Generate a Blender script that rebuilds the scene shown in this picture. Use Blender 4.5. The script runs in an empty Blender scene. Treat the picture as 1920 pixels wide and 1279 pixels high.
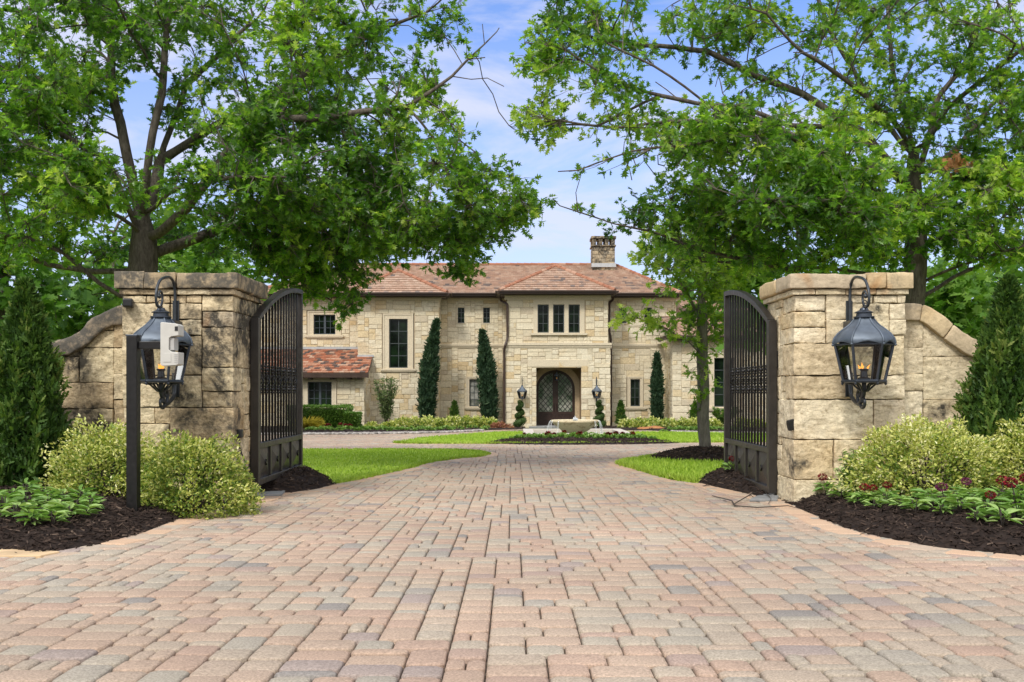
import bpy, bmesh, math, random
import numpy as np
from mathutils import Vector, Matrix, noise, kdtree
random.seed(11); RNG = np.random.default_rng(7)
C = bpy.context.scene.collection
R = math.radians
F, HZ, CH = 1866.667, 733.0, 0.85          # focal length in photo pixels, horizon row, eye height

def g(y):                                   # the drive falls gently towards the house
    if y <= 14: return -0.0118*y
    if y <= 48: return -0.1652-(y-14)*0.02073
    return -0.87
def gv(y):
    y = np.asarray(y, float)
    return np.where(y <= 14, -0.0118*y, np.where(y <= 48, -0.1652-(y-14)*0.02073, -0.87))
def at(px, py, Y): return Vector(((px-960)*Y/F, Y, CH-(py-HZ)*Y/F))
def gp(px, py):
    lo, hi = 1.0, 200.0
    for _ in range(60):
        m = (lo+hi)/2
        if CH-(py-HZ)*m/F > g(m): lo = m
        else: hi = m
    return ((px-960)*lo/F, lo)

# ------------------------------------------------------------------ object helpers
def tag(o, label=None, cat=None, group=None, kind=None):
    if label: o['label'] = label
    if cat: o['category'] = cat
    if group: o['group'] = group
    if kind: o['kind'] = kind
    return o
def thing(name, label, cat, loc=(0, 0, 0), rz=0, group=None):
    o = bpy.data.objects.new(name, None); C.objects.link(o)
    o.empty_display_size = .2
    o.location = loc; o.rotation_euler = (0, 0, rz)
    return tag(o, label, cat, group)
def link(name, me, mat, parent=None, world=False):
    me.name = name
    if mat: me.materials.append(mat)
    o = bpy.data.objects.new(name, me); C.objects.link(o)
    if parent:
        o.parent = parent
        if world:
            p = parent
            off = Vector((0, 0, 0))
            while p: off += p.location; p = p.parent
            o.location = -off
    return o
def dup(root, loc, rz=0, label=None, group=None, scale=None):
    r = root.copy(); C.objects.link(r); r.location = loc; r.rotation_euler = (0, 0, rz)
    if scale: r.scale = (scale,)*3
    if label: r['label'] = label
    if group: r['group'] = group
    for ch in list(root.children):
        c = ch.copy(); C.objects.link(c); c.parent = r
        for gch in ch.children:
            d = gch.copy(); C.objects.link(d); d.parent = c
    return r
def npmesh(verts, loops, totals, rnd=None, smooth=False):
    me = bpy.data.meshes.new('m')
    verts = np.ascontiguousarray(verts, np.float32)
    loops = np.ascontiguousarray(loops, np.int32).ravel(); totals = np.ascontiguousarray(totals, np.int32)
    me.vertices.add(len(verts)); me.vertices.foreach_set('co', verts.ravel())
    me.loops.add(len(loops)); me.loops.foreach_set('vertex_index', loops)
    me.polygons.add(len(totals))
    starts = np.zeros(len(totals), np.int32); starts[1:] = np.cumsum(totals)[:-1]
    me.polygons.foreach_set('loop_start', starts)
    me.polygons.foreach_set('loop_total', totals)
    me.polygons.foreach_set('use_smooth', np.full(len(totals), bool(smooth)))
    if rnd is not None:
        a = me.attributes.new('rnd', 'FLOAT', 'FACE'); a.data.foreach_set('value', np.ascontiguousarray(rnd, np.float32))
    me.update(calc_edges=True)
    return me

class MB:
    def __init__(s): s.v = []; s.f = []; s.r = []
    def face(s, pts, r=0.5):
        n = len(s.v); s.v += [tuple(p) for p in pts]; s.f.append(tuple(range(n, n+len(pts)))); s.r.append(r)
    def hexa(s, p, r=0.5):                   # 8 corners: bottom 0-3, top 4-7
        n = len(s.v); s.v += [tuple(q) for q in p]
        for q in ((3, 2, 1, 0), (4, 5, 6, 7), (0, 1, 5, 4), (1, 2, 6, 5), (2, 3, 7, 6), (3, 0, 4, 7)):
            s.f.append(tuple(n+i for i in q)); s.r.append(r)
    def box(s, x0, y0, z0, x1, y1, z1, r=0.5):
        if x0 > x1: x0, x1 = x1, x0
        if y0 > y1: y0, y1 = y1, y0
        if z0 > z1: z0, z1 = z1, z0
        s.hexa([(x0, y0, z0), (x1, y0, z0), (x1, y1, z0), (x0, y1, z0), (x0, y0, z1), (x1, y0, z1), (x1, y1, z1), (x0, y1, z1)], r)
    def obox(s, c, ax, ay, az, r=0.5):       # half-axis vectors
        c, ax, ay, az = map(Vector, (c, ax, ay, az))
        s.hexa([c-ax-ay-az, c+ax-ay-az, c+ax+ay-az, c-ax+ay-az, c-ax-ay+az, c+ax-ay+az, c+ax+ay+az, c-ax+ay+az], r)
    def tube(s, pts, rad, n=8, cap=True, r=0.5):
        pts = [Vector(p) for p in pts]
        if not hasattr(rad, '__len__'): rad = [rad]*len(pts)
        base = len(s.v); prev = None
        for i, p in enumerate(pts):
            d = (pts[min(i+1, len(pts)-1)]-pts[max(i-1, 0)]).normalized()
            if prev is None:
                u = d.orthogonal().normalized()
            else:
                u = (prev-d*prev.dot(d))
                u = u.normalized() if u.length > 1e-6 else d.orthogonal().normalized()
            prev = u; w = d.cross(u)
            for k in range(n):
                a = 2*math.pi*k/n
                s.v.append(tuple(p+(u*math.cos(a)+w*math.sin(a))*rad[i]))
        for i in range(len(pts)-1):
            for k in range(n):
                a = base+i*n+k; b = base+i*n+(k+1) % n
                s.f.append((a, b, b+n, a+n)); s.r.append(r)
        if cap:
            s.f.append(tuple(base+k for k in reversed(range(n)))); s.r.append(r)
            e = base+(len(pts)-1)*n
            s.f.append(tuple(e+k for k in range(n))); s.r.append(r)
    def lathe(s, prof, n=16, c=(0, 0, 0), a0=0, r=0.5, close=False):
        base = len(s.v)
        for (rr, z) in prof:
            for k in range(n):
                a = a0+2*math.pi*k/n
                s.v.append((c[0]+rr*math.cos(a), c[1]+rr*math.sin(a), c[2]+z))
        for i in range(len(prof)-1):
            for k in range(n):
                a = base+i*n+k; b = base+i*n+(k+1) % n
                s.f.append((a, b, b+n, a+n)); s.r.append(r)
        if close:
            s.f.append(tuple(base+k for k in reversed(range(n)))); s.r.append(r)
            e = base+(len(prof)-1)*n
            s.f.append(tuple(e+k for k in range(n))); s.r.append(r)
    def prism(s, pts, d, r=0.5):             # planar polygon extruded by vector d
        pts = [Vector(p) for p in pts]; d = Vector(d); n = len(pts); b = len(s.v)
        s.v += [tuple(p) for p in pts]+[tuple(p+d) for p in pts]
        s.f.append(tuple(b+i for i in range(n))); s.f.append(tuple(b+n+i for i in reversed(range(n)))); s.r += [r, r]
        for i in range(n):
            j = (i+1) % n
            s.f.append((b+j, b+i, b+n+i, b+n+j)); s.r.append(r)
    def grid(s, P, r=0.5):                   # P[i][j] points
        b = len(s.v); ni, nj = len(P), len(P[0])
        for row in P: s.v += [tuple(p) for p in row]
        for i in range(ni-1):
            for j in range(nj-1):
                a = b+i*nj+j
                s.f.append((a, a+1, a+nj+1, a+nj)); s.r.append(r)
    def mesh(s, smooth=False, sharp=None, bevel=0):
        me = bpy.data.meshes.new('m'); me.from_pydata(s.v, [], s.f)
        a = me.attributes.new('rnd', 'FLOAT', 'FACE'); a.data.foreach_set('value', np.array(s.r, np.float32))
        if smooth:
            me.polygons.foreach_set('use_smooth', np.ones(len(me.polygons), bool))
            if sharp: me.set_sharp_from_angle(angle=R(sharp))
        me.update()
        return me
    def build(s, name, mat, parent=None, world=False, smooth=False, sharp=None, bevel=0):
        o = link(name, s.mesh(smooth, sharp), mat, parent, world)
        if bevel:
            m = o.modifiers.new('b', 'BEVEL'); m.width = bevel; m.segments = 2; m.limit_method = 'ANGLE'; m.angle_limit = R(40)
        return o

def inpoly(x, y, poly):
    x = np.asarray(x); y = np.asarray(y); ins = np.zeros(x.shape, bool); n = len(poly)
    for i in range(n):
        x0, y0 = poly[i]; x1, y1 = poly[(i+1) % n]
        c = ((y0 > y) != (y1 > y))
        with np.errstate(divide='ignore', invalid='ignore'):
            t = (x1-x0)*(y-y0)/((y1-y0) if y1 != y0 else 1e-12)+x0
        ins ^= c & (x < t)
    return ins
def polydist(x, y, poly, closed=True):
    d = np.full(np.shape(x), 1e9)
    n = len(poly)
    for i in range(n if closed else n-1):
        x0, y0 = poly[i]; x1, y1 = poly[(i+1) % n]
        dx, dy = x1-x0, y1-y0; L = dx*dx+dy*dy+1e-12
        t = np.clip(((x-x0)*dx+(y-y0)*dy)/L, 0, 1)
        d = np.minimum(d, np.hypot(x-x0-t*dx, y-y0-t*dy))
    return d
def smooth_line(pts, n=6, closed=False):     # Catmull-Rom
    P = [np.array(p, float) for p in pts]; out = []
    N = len(P)
    for i in range(N if closed else N-1):
        if closed: a, b, c, d = P[(i-1) % N], P[i], P[(i+1) % N], P[(i+2) % N]
        else: a, b, c, d = P[max(i-1, 0)], P[i], P[i+1], P[min(i+2, N-1)]
        for k in range(n):
            t = k/n
            out.append(tuple(.5*((2*b)+(c-a)*t+(2*a-5*b+4*c-d)*t*t+(3*b-a-3*c+d)*t**3)))
    if not closed: out.append(tuple(P[-1]))
    return out

# ------------------------------------------------------------------ materials
def nodes_of(name):
    m = bpy.data.materials.new(name); m.use_nodes = True
    nt = m.node_tree; nt.nodes.clear()
    return m, nt, nt.nodes, nt.links
def S(c):                                     # sRGB 0-255 -> linear
    return tuple(((v/255)/12.92 if v/255 <= .04045 else ((v/255+.055)/1.055)**2.4) for v in c)
def ramp(nt, stops, const=False):
    r = nt.nodes.new('ShaderNodeValToRGB'); e = r.color_ramp.elements
    if const: r.color_ramp.interpolation = 'CONSTANT'
    while len(e) < len(stops): e.new(.5)
    for i, (p, c) in enumerate(stops): e[i].position = p; e[i].color = (*c, 1)
    return r
def mixc(nt, fac, a, b, mode='MIX'):
    m = nt.nodes.new('ShaderNodeMix'); m.data_type = 'RGBA'; m.blend_type = mode
    for sock, v in ((m.inputs[0], fac), (m.inputs[6], a), (m.inputs[7], b)):
        if hasattr(v, 'is_linked') or hasattr(v, 'links'): nt.links.new(v, sock)
        else: sock.default_value = v if not isinstance(v, tuple) else (*v[:3], 1)
    return m.outputs[2]
def noise_tex(nt, vec, scale, detail=4, rough=.55, dist=0):
    n = nt.nodes.new('ShaderNodeTexNoise'); n.inputs['Scale'].default_value = scale
    n.inputs['Detail'].default_value = detail; n.inputs['Roughness'].default_value = rough; n.inputs['Distortion'].default_value = dist
    nt.links.new(vec, n.inputs['Vector']); return n.outputs['Fac']
def maprange(nt, v, a, b, c=0, d=1):
    m = nt.nodes.new('ShaderNodeMapRange'); nt.links.new(v, m.inputs[0])
    for i, x in enumerate((a, b, c, d)): m.inputs[1+i].default_value = x
    return m.outputs[0]
def bump(nt, h, strength=.5, dist=.01, normal=None):
    b = nt.nodes.new('ShaderNodeBump'); b.inputs['Strength'].default_value = strength; b.inputs['Distance'].default_value = dist
    nt.links.new(h, b.inputs['Height'])
    if normal: nt.links.new(normal, b.inputs['Normal'])
    return b.outputs[0]
def rnd_attr(nt):
    a = nt.nodes.new('ShaderNodeAttribute'); a.attribute_name = 'rnd'; return a.outputs['Fac']
def objvec(nt):
    return nt.nodes.new('ShaderNodeTexCoord').outputs['Object']
def finish(nt, col, rough=.8, normal=None, metal=0, spec=.5):
    b = nt.nodes.new('ShaderNodeBsdfPrincipled'); o = nt.nodes.new('ShaderNodeOutputMaterial')
    if isinstance(col, tuple): b.inputs['Base Color'].default_value = (*col, 1)
    else: nt.links.new(col, b.inputs['Base Color'])
    if isinstance(rough, (int, float)): b.inputs['Roughness'].default_value = rough
    else: nt.links.new(rough, b.inputs['Roughness'])
    b.inputs['Metallic'].default_value = metal; b.inputs['Specular IOR Level'].default_value = spec
    if normal: nt.links.new(normal, b.inputs['Normal'])
    nt.links.new(b.outputs[0], o.inputs[0]); return b

def m_stone(name, stops, stain=0.0, stain_col=(.045, .042, .036), rust=0.0, bscale=1.0, bstr=.6, vary=.35):
    m, nt, N, L = nodes_of(name); v = objvec(nt); r = rnd_attr(nt)
    col = ramp(nt, stops).outputs[0]; L.new(r, col.node.inputs[0])
    n1 = noise_tex(nt, v, 3.2*bscale, 5, .6); n2 = noise_tex(nt, v, 26*bscale, 5, .65)
    col = mixc(nt, vary, col, mixc(nt, n1, (.42, .36, .26), (.95, .86, .68)), 'OVERLAY')
    hon = maprange(nt, noise_tex(nt, v, 1.9*bscale, 3, .5), .60, .78)
    col = mixc(nt, hon, col, mixc(nt, .45, col, (.55, .36, .15)))
    col = mixc(nt, .5, col, mixc(nt, maprange(nt, n2, .3, .7), (.55, .55, .55), (1.15, 1.15, 1.15)), 'MULTIPLY')
    if bstr > .8:                              # rock-faced stone: pits, veins and tooled patches
        mp = N.new('ShaderNodeMapping'); mp.inputs['Rotation'].default_value = (.4, .9, .3); mp.inputs['Scale'].default_value = (1, 1, 3.2); L.new(v, mp.inputs[0])
        vein = maprange(nt, noise_tex(nt, mp.outputs[0], 7, 6, .72, .6), .36, .60)
        col = mixc(nt, .85, col, mixc(nt, vein, (.66, .62, .56), (1.22, 1.21, 1.19)), 'MULTIPLY')
        pit = maprange(nt, noise_tex(nt, v, 34, 5, .7), .34, .46)
        col = mixc(nt, .75, col, mixc(nt, pit, (.55, .50, .43), (1.05, 1.05, 1.05)), 'MULTIPLY')
    if stain:
        s = maprange(nt, noise_tex(nt, v, 1.55*bscale, 6, .68, .4), .62-stain*.25, .70-stain*.2)
        fine = maprange(nt, noise_tex(nt, v, 14*bscale, 4, .7), .25, .52)
        mul = nt.nodes.new('ShaderNodeMath'); mul.operation = 'MULTIPLY'; L.new(s, mul.inputs[0]); L.new(fine, mul.inputs[1])
        mu2 = nt.nodes.new('ShaderNodeMath'); mu2.operation = 'MULTIPLY'; L.new(mul.outputs[0], mu2.inputs[0]); mu2.inputs[1].default_value = .95
        col = mixc(nt, mu2.outputs[0], col, stain_col)
    if rust:
        s = maprange(nt, noise_tex(nt, v, 1.3*bscale, 3, .5, .3), .69-rust*.1, .76)
        col = mixc(nt, s, col, (.42, .18, .045))
    nrm = bump(nt, noise_tex(nt, v, 9*bscale, 6, .62), bstr, .03/bscale)
    nrm = bump(nt, n2, bstr*.7, .008/bscale, nrm)
    finish(nt, col, .9, nrm, 0, .2); return m

def m_simple(name, col, rough=.5, metal=0, spec=.5, var=.12, nscale=12, bstr=.0, bdist=.004):
    m, nt, N, L = nodes_of(name); v = objvec(nt); n = noise_tex(nt, v, nscale, 4, .6)
    d = tuple(c*(1-var) for c in col); u = tuple(min(1, c*(1+var)) for c in col)
    c = mixc(nt, maprange(nt, n, .3, .7), d, u)
    rr = maprange(nt, n, .3, .7, max(.02, rough-.08), min(1, rough+.08))
    finish(nt, c, rr, bump(nt, n, bstr, bdist) if bstr else None, metal, spec); return m

def m_leaf(name, stops, trans=.35, rough=.5, spec=.3, tboost=1.0):
    m, nt, N, L = nodes_of(name); r = rnd_attr(nt)
    rp = ramp(nt, stops); L.new(r, rp.inputs[0]); col = rp.outputs[0]
    b = N.new('ShaderNodeBsdfPrincipled'); L.new(col, b.inputs['Base Color']); b.inputs['Roughness'].default_value = rough
    b.inputs['Specular IOR Level'].default_value = spec
    t = N.new('ShaderNodeBsdfTranslucent')
    tc = mixc(nt, 1.0, col, (1.15*tboost, 1.25*tboost, .55*tboost), 'MULTIPLY'); L.new(tc, t.inputs['Color'])
    x = N.new('ShaderNodeMixShader'); x.inputs[0].default_value = trans
    L.new(b.outputs[0], x.inputs[1]); L.new(t.outputs[0], x.inputs[2])
    o = N.new('ShaderNodeOutputMaterial'); L.new(x.outputs[0], o.inputs[0]); return m

def m_ramp(name, stops, rough=.85, nscale=60, nvar=.3, bstr=.3, bdist=.004, spec=.25, low=None):
    m, nt, N, L = nodes_of(name); v = objvec(nt); r = rnd_attr(nt)
    rp = ramp(nt, stops); L.new(r, rp.inputs[0]); col = rp.outputs[0]
    n = noise_tex(nt, v, nscale, 5, .7)
    k = mixc(nt, maprange(nt, n, .28, .72), (1-nvar,)*3, (1+nvar*.8,)*3)
    col = mixc(nt, 1.0, col, k, 'MULTIPLY')
    if low:
        n2 = noise_tex(nt, v, low[0], 4, .6)
        col = mixc(nt, 1.0, col, mixc(nt, maprange(nt, n2, .3, .7), (1-low[1],)*3, (1+low[1]*.6,)*3), 'MULTIPLY')
    finish(nt, col, rough, bump(nt, n, bstr, bdist) if bstr else None, 0, spec); return m

M = {}
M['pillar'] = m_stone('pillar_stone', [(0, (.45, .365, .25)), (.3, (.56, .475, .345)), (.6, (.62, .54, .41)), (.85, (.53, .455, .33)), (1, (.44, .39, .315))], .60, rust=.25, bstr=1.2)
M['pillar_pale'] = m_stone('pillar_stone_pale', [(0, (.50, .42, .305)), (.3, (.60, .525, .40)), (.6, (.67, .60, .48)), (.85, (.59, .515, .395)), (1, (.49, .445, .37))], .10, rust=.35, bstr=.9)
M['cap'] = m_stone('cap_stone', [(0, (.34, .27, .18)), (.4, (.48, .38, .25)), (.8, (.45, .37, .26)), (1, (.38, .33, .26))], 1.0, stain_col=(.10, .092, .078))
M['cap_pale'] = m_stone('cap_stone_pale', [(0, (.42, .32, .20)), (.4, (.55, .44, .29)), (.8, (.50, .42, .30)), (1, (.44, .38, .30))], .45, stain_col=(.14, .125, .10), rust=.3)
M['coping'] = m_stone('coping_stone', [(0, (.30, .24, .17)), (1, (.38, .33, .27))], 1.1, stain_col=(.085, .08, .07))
M['house'] = m_stone('house_stone', [(0, (.54, .425, .265)), (.10, (.60, .49, .33)), (.28, (.645, .57, .435)), (.6, (.68, .62, .495)), (.86, (.60, .535, .415)), (1, (.51, .45, .355))], .0, bscale=.55, bstr=.5, vary=.28)
M['trim'] = m_stone('limestone_trim', [(0, (.58, .505, .375)), (1, (.66, .58, .45))], 0, bscale=.8, bstr=.12, vary=.12)
M['chimney'] = m_stone('chimney_stone', [(0, (.33, .27, .19)), (.5, (.44, .37, .27)), (1, (.36, .32, .26))], .9, bscale=.7)
M['mortar'] = m_simple('mortar', (.30, .25, .18), .95, 0, .1, .25, 30)
M['mortar_house'] = m_simple('house_mortar', (.42, .34, .235), .95, 0, .1, .15, 8)
M['mortar_dark'] = m_simple('dark_joint', (.10, .085, .065), .95, 0, .1, .3, 30)
M['paver'] = m_ramp('paver', [(0, (.275, .25, .225)), (.06, (.34, .305, .26)), (.20, (.395, .35, .28)), (.38, (.425, .35, .27)), (.50, (.435, .335, .255)), (.68, (.445, .325, .243)), (.84, (.42, .30, .23)), (.93, (.38, .285, .235)), (1, (.35, .285, .25))],
                     .9, 120, .50, .9, .006, .2, (.45, .20))
M['border'] = m_ramp('border_paver', [(0, (.40, .34, .27)), (.35, (.50, .35, .24)), (.75, (.53, .36, .24)), (1, (.44, .30, .21))], .9, 150, .34, .5, .004)
M['sand'] = m_ramp('joint_sand', [(0, (.10, .075, .055)), (1, (.10, .075, .055))], 1, 90, .35, .3)
M['gravel'] = m_ramp('gravel', [(0, (.16, .145, .13)), (.5, (.28, .255, .235)), (1, (.42, .39, .36))], .9, 30, .2, .3)
M['mulch'] = m_ramp('mulch', [(0, (.018, .013, .011)), (.55, (.035, .024, .019)), (.85, (.075, .052, .040)), (1, (.17, .125, .095))], .95, 40, .4, .6, .012, .15)
M['soil'] = m_ramp('ground', [(0, (.06, .075, .025)), (1, (.07, .085, .03))], 1, 6, .4, .3)
M['lawn'] = m_ramp('lawn_base', [(0, (.28, .40, .04)), (1, (.28, .40, .04))], 1, 3, .25, .0)
M['grass'] = m_leaf('grass_blade', [(0, (.19, .30, .035)), (.5, (.32, .455, .055)), (.9, (.44, .53, .10)), (1, (.56, .52, .24))], .3, .5, .2)
M['oak'] = m_leaf('oak_leaf', [(0, (.026, .078, .014)), (.35, (.080, .180, .023)), (.66, (.165, .295, .036)), (1, (.38, .47, .09))], .54, .36, .6, 1.6)
M['oak_bright'] = m_leaf('young_oak_leaf', [(0, (.07, .155, .02)), (.5, (.18, .30, .034)), (1, (.40, .49, .085))], .45, .42, .4, 1.35)
M['far_leaf'] = m_leaf('far_leaf', [(0, (.035, .095, .018)), (.5, (.085, .19, .03)), (1, (.20, .33, .06))], .4, .5, .2, 1.3)
M['dead_leaf'] = m_leaf('dead_leaf', [(0, (.30, .13, .05)), (1, (.38, .2, .09))], .3, .6, .2)
M['cedar'] = m_leaf('arborvitae_spray', [(0, (.022, .055, .012)), (.45, (.052, .115, .02)), (.8, (.105, .185, .032)), (1, (.20, .25, .06))], .3, .55, .25)
M['cypress'] = m_leaf('cypress_spray', [(0, (.020, .045, .024)), (.6, (.036, .075, .036)), (1, (.065, .11, .05))], .2, .6, .2)
M['euonymus'] = m_leaf('variegated_leaf', [(0, (.09, .16, .03)), (.25, (.20, .30, .05)), (.5, (.43, .47, .10)), (.75, (.62, .61, .20)), (1, (.76, .74, .45))], .28, .42, .4)
M['bed_leaf'] = m_leaf('bedding_leaf', [(0, (.09, .20, .04)), (.5, (.21, .36, .08)), (1, (.42, .53, .20))], .3, .4, .4)
M['hedge'] = m_leaf('hedge_leaf', [(0, (.045, .11, .018)), (.5, (.10, .20, .03)), (1, (.19, .31, .05))], .3, .45, .35)
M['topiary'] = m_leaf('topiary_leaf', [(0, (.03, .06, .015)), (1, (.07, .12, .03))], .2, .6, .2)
M['shrub_grey'] = m_leaf('olive_leaf', [(0, (.07, .11, .045)), (.5, (.13, .19, .07)), (1, (.24, .30, .12))], .3, .45, .3)
M['petal'] = m_leaf('red_petal', [(0, (.07, .003, .008)), (.6, (.17, .005, .012)), (1, (.30, .012, .022))], .2, .5, .3)
M['petal_purple'] = m_leaf('purple_petal', [(0, (.09, .012, .05)), (1, (.20, .03, .10))], .2, .5, .3)
M['red_shrub'] = m_leaf('barberry_leaf', [(0, (.17, .06, .045)), (.5, (.32, .13, .08)), (1, (.42, .24, .12))], .25, .5, .3)
M['yellow_blade'] = m_leaf('yellow_blade', [(0, (.35, .30, .04)), (1, (.55, .45, .08))], .3, .45, .3)
M['boulder'] = m_stone('boulder_stone', [(0, (.30, .13, .055)), (1, (.36, .17, .08))], 0, bscale=1, bstr=.7)
def m_bark(name, a, b):
    m, nt, N, L = nodes_of(name); v = objvec(nt)
    mp = N.new('ShaderNodeMapping'); mp.inputs['Scale'].default_value = (1, 1, .25); L.new(v, mp.inputs[0])
    n = noise_tex(nt, mp.outputs[0], 26, 6, .7, .5); n2 = noise_tex(nt, v, 5, 3)
    c = mixc(nt, maprange(nt, n, .3, .68), a, b); c = mixc(nt, .35, c, mixc(nt, n2, (.04, .045, .035), (.3, .3, .27)), 'OVERLAY')
    finish(nt, c, .95, bump(nt, n, .9, .02), 0, .1); return m
M['bark'] = m_bark('oak_bark', (.060, .050, .042), (.225, .195, .165))
M['bark_pale'] = m_bark('young_bark', (.12, .108, .095), (.30, .275, .24))
M['iron'] = m_simple('bronze_paint', (.040, .036, .033), .36, .4, .5, .18, 14)
M['iron_black'] = m_simple('black_iron', (.012, .011, .011), .42, .3, .5, .2, 30)
M['lantern'] = m_simple('lantern_metal', (.095, .118, .150), .5, .45, .5, .4, 7)
M['lantern_frame'] = m_simple('lantern_frame', (.050, .060, .078), .38, .55, .5, .3, 9)
M['bracket'] = m_simple('bracket_iron', (.045, .052, .06), .4, .5, .5, .2, 15)
M['gutter'] = m_simple('brown_gutter', (.050, .030, .022), .45, 0, .4, .15, 4)
M['frame'] = m_simple('window_frame', (.055, .068, .082), .4, 0, .5, .1, 10)
M['frame_dark'] = m_simple('dark_window_frame', (.060, .072, .074), .4, 0, .5, .1, 10)
M['door'] = m_simple('door_wood', (.034, .017, .012), .45, 0, .4, .35, 9)
M['white'] = m_simple('white_plastic', (.50, .49, .455), .5, 0, .4, .05, 20)
M['white_dark'] = m_simple('grey_plastic', (.40, .395, .38), .45, 0, .4, .05, 20)
M['black'] = m_simple('black_plastic', (.012, .012, .013), .4, 0, .5, .2, 20)
M['tan_case'] = m_simple('tan_case', (.42, .34, .24), .6, 0, .3, .1, 20)
M['slab'] = m_simple('bluestone', (.22, .225, .225), .8, 0, .3, .2, 9, .3)
M['tan_slab'] = m_simple('tan_flagstone', (.55, .40, .24), .9, 0, .2, .2, 6, .4)
M['lead'] = m_simple('lead_flashing', (.42, .43, .44), .5, .3, .4, .1, 8)
M['basin'] = m_simple('basin_stone', (.52, .47, .40), .7, 0, .3, .08, 6)
M['bowl'] = m_stone('bowl_stone', [(0, (.66, .57, .42)), (1, (.64, .54, .39))], .22, stain_col=(.24, .15, .06), bscale=1.2, bstr=.3)
M['twig'] = m_simple('twig', (.05, .04, .032), .9)
M['roof'] = m_ramp('roof_tile', [(0, (.17, .145, .135)), (.12, (.27, .205, .17)), (.26, (.38, .255, .19)), (.5, (.39, .26, .19)), (.78, (.47, .35, .27)), (.90, (.44, .29, .21)), (.95, (.33, .155, .095)), (1, (.29, .125, .075))], .85, 5, .18, .2, .01)
M['roof_red'] = m_ramp('red_roof_tile', [(0, (.09, .075, .07)), (.24, (.15, .10, .08)), (.36, (.30, .12, .07)), (.6, (.38, .15, .085)), (.8, (.42, .22, .14)), (1, (.48, .33, .24))], .85, 5, .2, .2, .01)
def m_glass_dark(name, a, b, sc):
    m, nt, N, L = nodes_of(name); v = objvec(nt)
    n = noise_tex(nt, v, sc, 4, .6)
    finish(nt, mixc(nt, maprange(nt, n, .42, .62), a, b), .06, None, 0, .20); return m
M['pane'] = m_glass_dark('window_glass', (.004, .006, .005), (.010, .022, .010), 1.6)  # green patches are painted in for the reflection of trees
M['pane_door'] = m_glass_dark('door_glass', (.09, .14, .085), (.36, .36, .31), 2.2)
M['pane_pale'] = m_glass_dark('pale_window_glass', (.10, .11, .09), (.34, .34, .31), 2.2)
M['arch'] = m_stone('arch_stone_shaded', [(0, (.46, .37, .26)), (1, (.50, .41, .29))], 0, bscale=.5)  # brown midtone carries the shade around the door in its colour
M['porch'] = m_stone('porch_stone_shaded', [(0, (.28, .205, .13)), (1, (.33, .25, .165))], 0, bscale=.5)  # dark brown has the shade of the porch recess painted in
def m_lampglass():
    m, nt, N, L = nodes_of('lantern_glass')
    t = N.new('ShaderNodeBsdfTransparent'); t.inputs[0].default_value = (.95, .96, .94, 1)
    gl = N.new('ShaderNodeBsdfGlossy'); gl.inputs['Roughness'].default_value = .05
    fr = N.new('ShaderNodeFresnel'); fr.inputs[0].default_value = 1.5
    x = N.new('ShaderNodeMixShader'); L.new(fr.outputs[0], x.inputs[0]); L.new(t.outputs[0], x.inputs[1]); L.new(gl.outputs[0], x.inputs[2])
    o = N.new('ShaderNodeOutputMaterial'); L.new(x.outputs[0], o.inputs[0]); return m
M['lampglass'] = m_lampglass()
def m_emit(name, col, st):
    m, nt, N, L = nodes_of(name); e = N.new('ShaderNodeEmission'); e.inputs[0].default_value = (*col, 1); e.inputs[1].default_value = st
    o = N.new('ShaderNodeOutputMaterial'); L.new(e.outputs[0], o.inputs[0]); return m
M['flame'] = m_emit('gas_flame', (1.0, .36, .06), 1.1)
def m_water(name, col, alpha):
    m, nt, N, L = nodes_of(name); b = N.new('ShaderNodeBsdfPrincipled'); b.inputs['Base Color'].default_value = (*col, 1)
    b.inputs['Roughness'].default_value = .08; b.inputs['Alpha'].default_value = alpha
    v = objvec(nt); L.new(bump(nt, noise_tex(nt, v, 9, 3), .3, .02), b.inputs['Normal'])
    o = N.new('ShaderNodeOutputMaterial'); L.new(b.outputs[0], o.inputs[0]); return m
M['water'] = m_water('water', (.18, .20, .17), 1)
M['spray'] = m_water('water_spray', (.85, .88, .9), .25)
SKYTINT = (.60, .77, 1.14); FILL_CLOUD = (8.6, 8.4, 8.2); HAZECOL = (4.3, 4.4, 5.2); SKYSTR = .11; SUNSTR = 1.5; SUNANG = 10; EXPO = .80
# ================================================================== GROUND
bedL = [gp(-260, 1045), gp(-60, 1036), gp(0, 1034), gp(70, 1039), gp(130, 1032), gp(190, 1020), gp(250, 1005), gp(330, 976), gp(420, 951), gp(478, 938), gp(492, 931), (-2.36, 8.75), (-2.7, 9.4), (-10, 9.4), (-10, 6)]
bedR = [gp(1461, 936), gp(1490, 950), gp(1530, 968), gp(1580, 990), gp(1650, 1008), gp(1760, 1027), gp(1850, 1036), gp(1930, 1043), gp(2150, 1062), (10, 6), (10, 9.4), (2.7, 9.4), (2.42, 8.9)]
bedGL = [(-2.42, 8.95), gp(500, 926), gp(545, 924), gp(590, 918), gp(629, 909), gp(612, 897), gp(575, 884), (-2.6, 11.6), (-3.6, 11.4), (-3.6, 9.3)]
bedGR = [(2.44, 8.95), gp(1440, 934), gp(1390, 924), gp(1345, 914), gp(1306, 905), gp(1328, 893), gp(1372, 881), (2.7, 11.6), (3.7, 11.4), (3.7, 9.3)]
lawnL = [gp(634, 907), gp(700, 893), gp(760, 880), gp(800, 868.5), gp(850, 861), gp(900, 856.5), gp(916, 852), gp(898, 847.5), gp(850, 844.5), gp(700, 843), gp(560, 843), gp(200, 843), (-15, 19), (-15, 9.6), (-3.2, 9.6), (-2.5, 10.9)]
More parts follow.
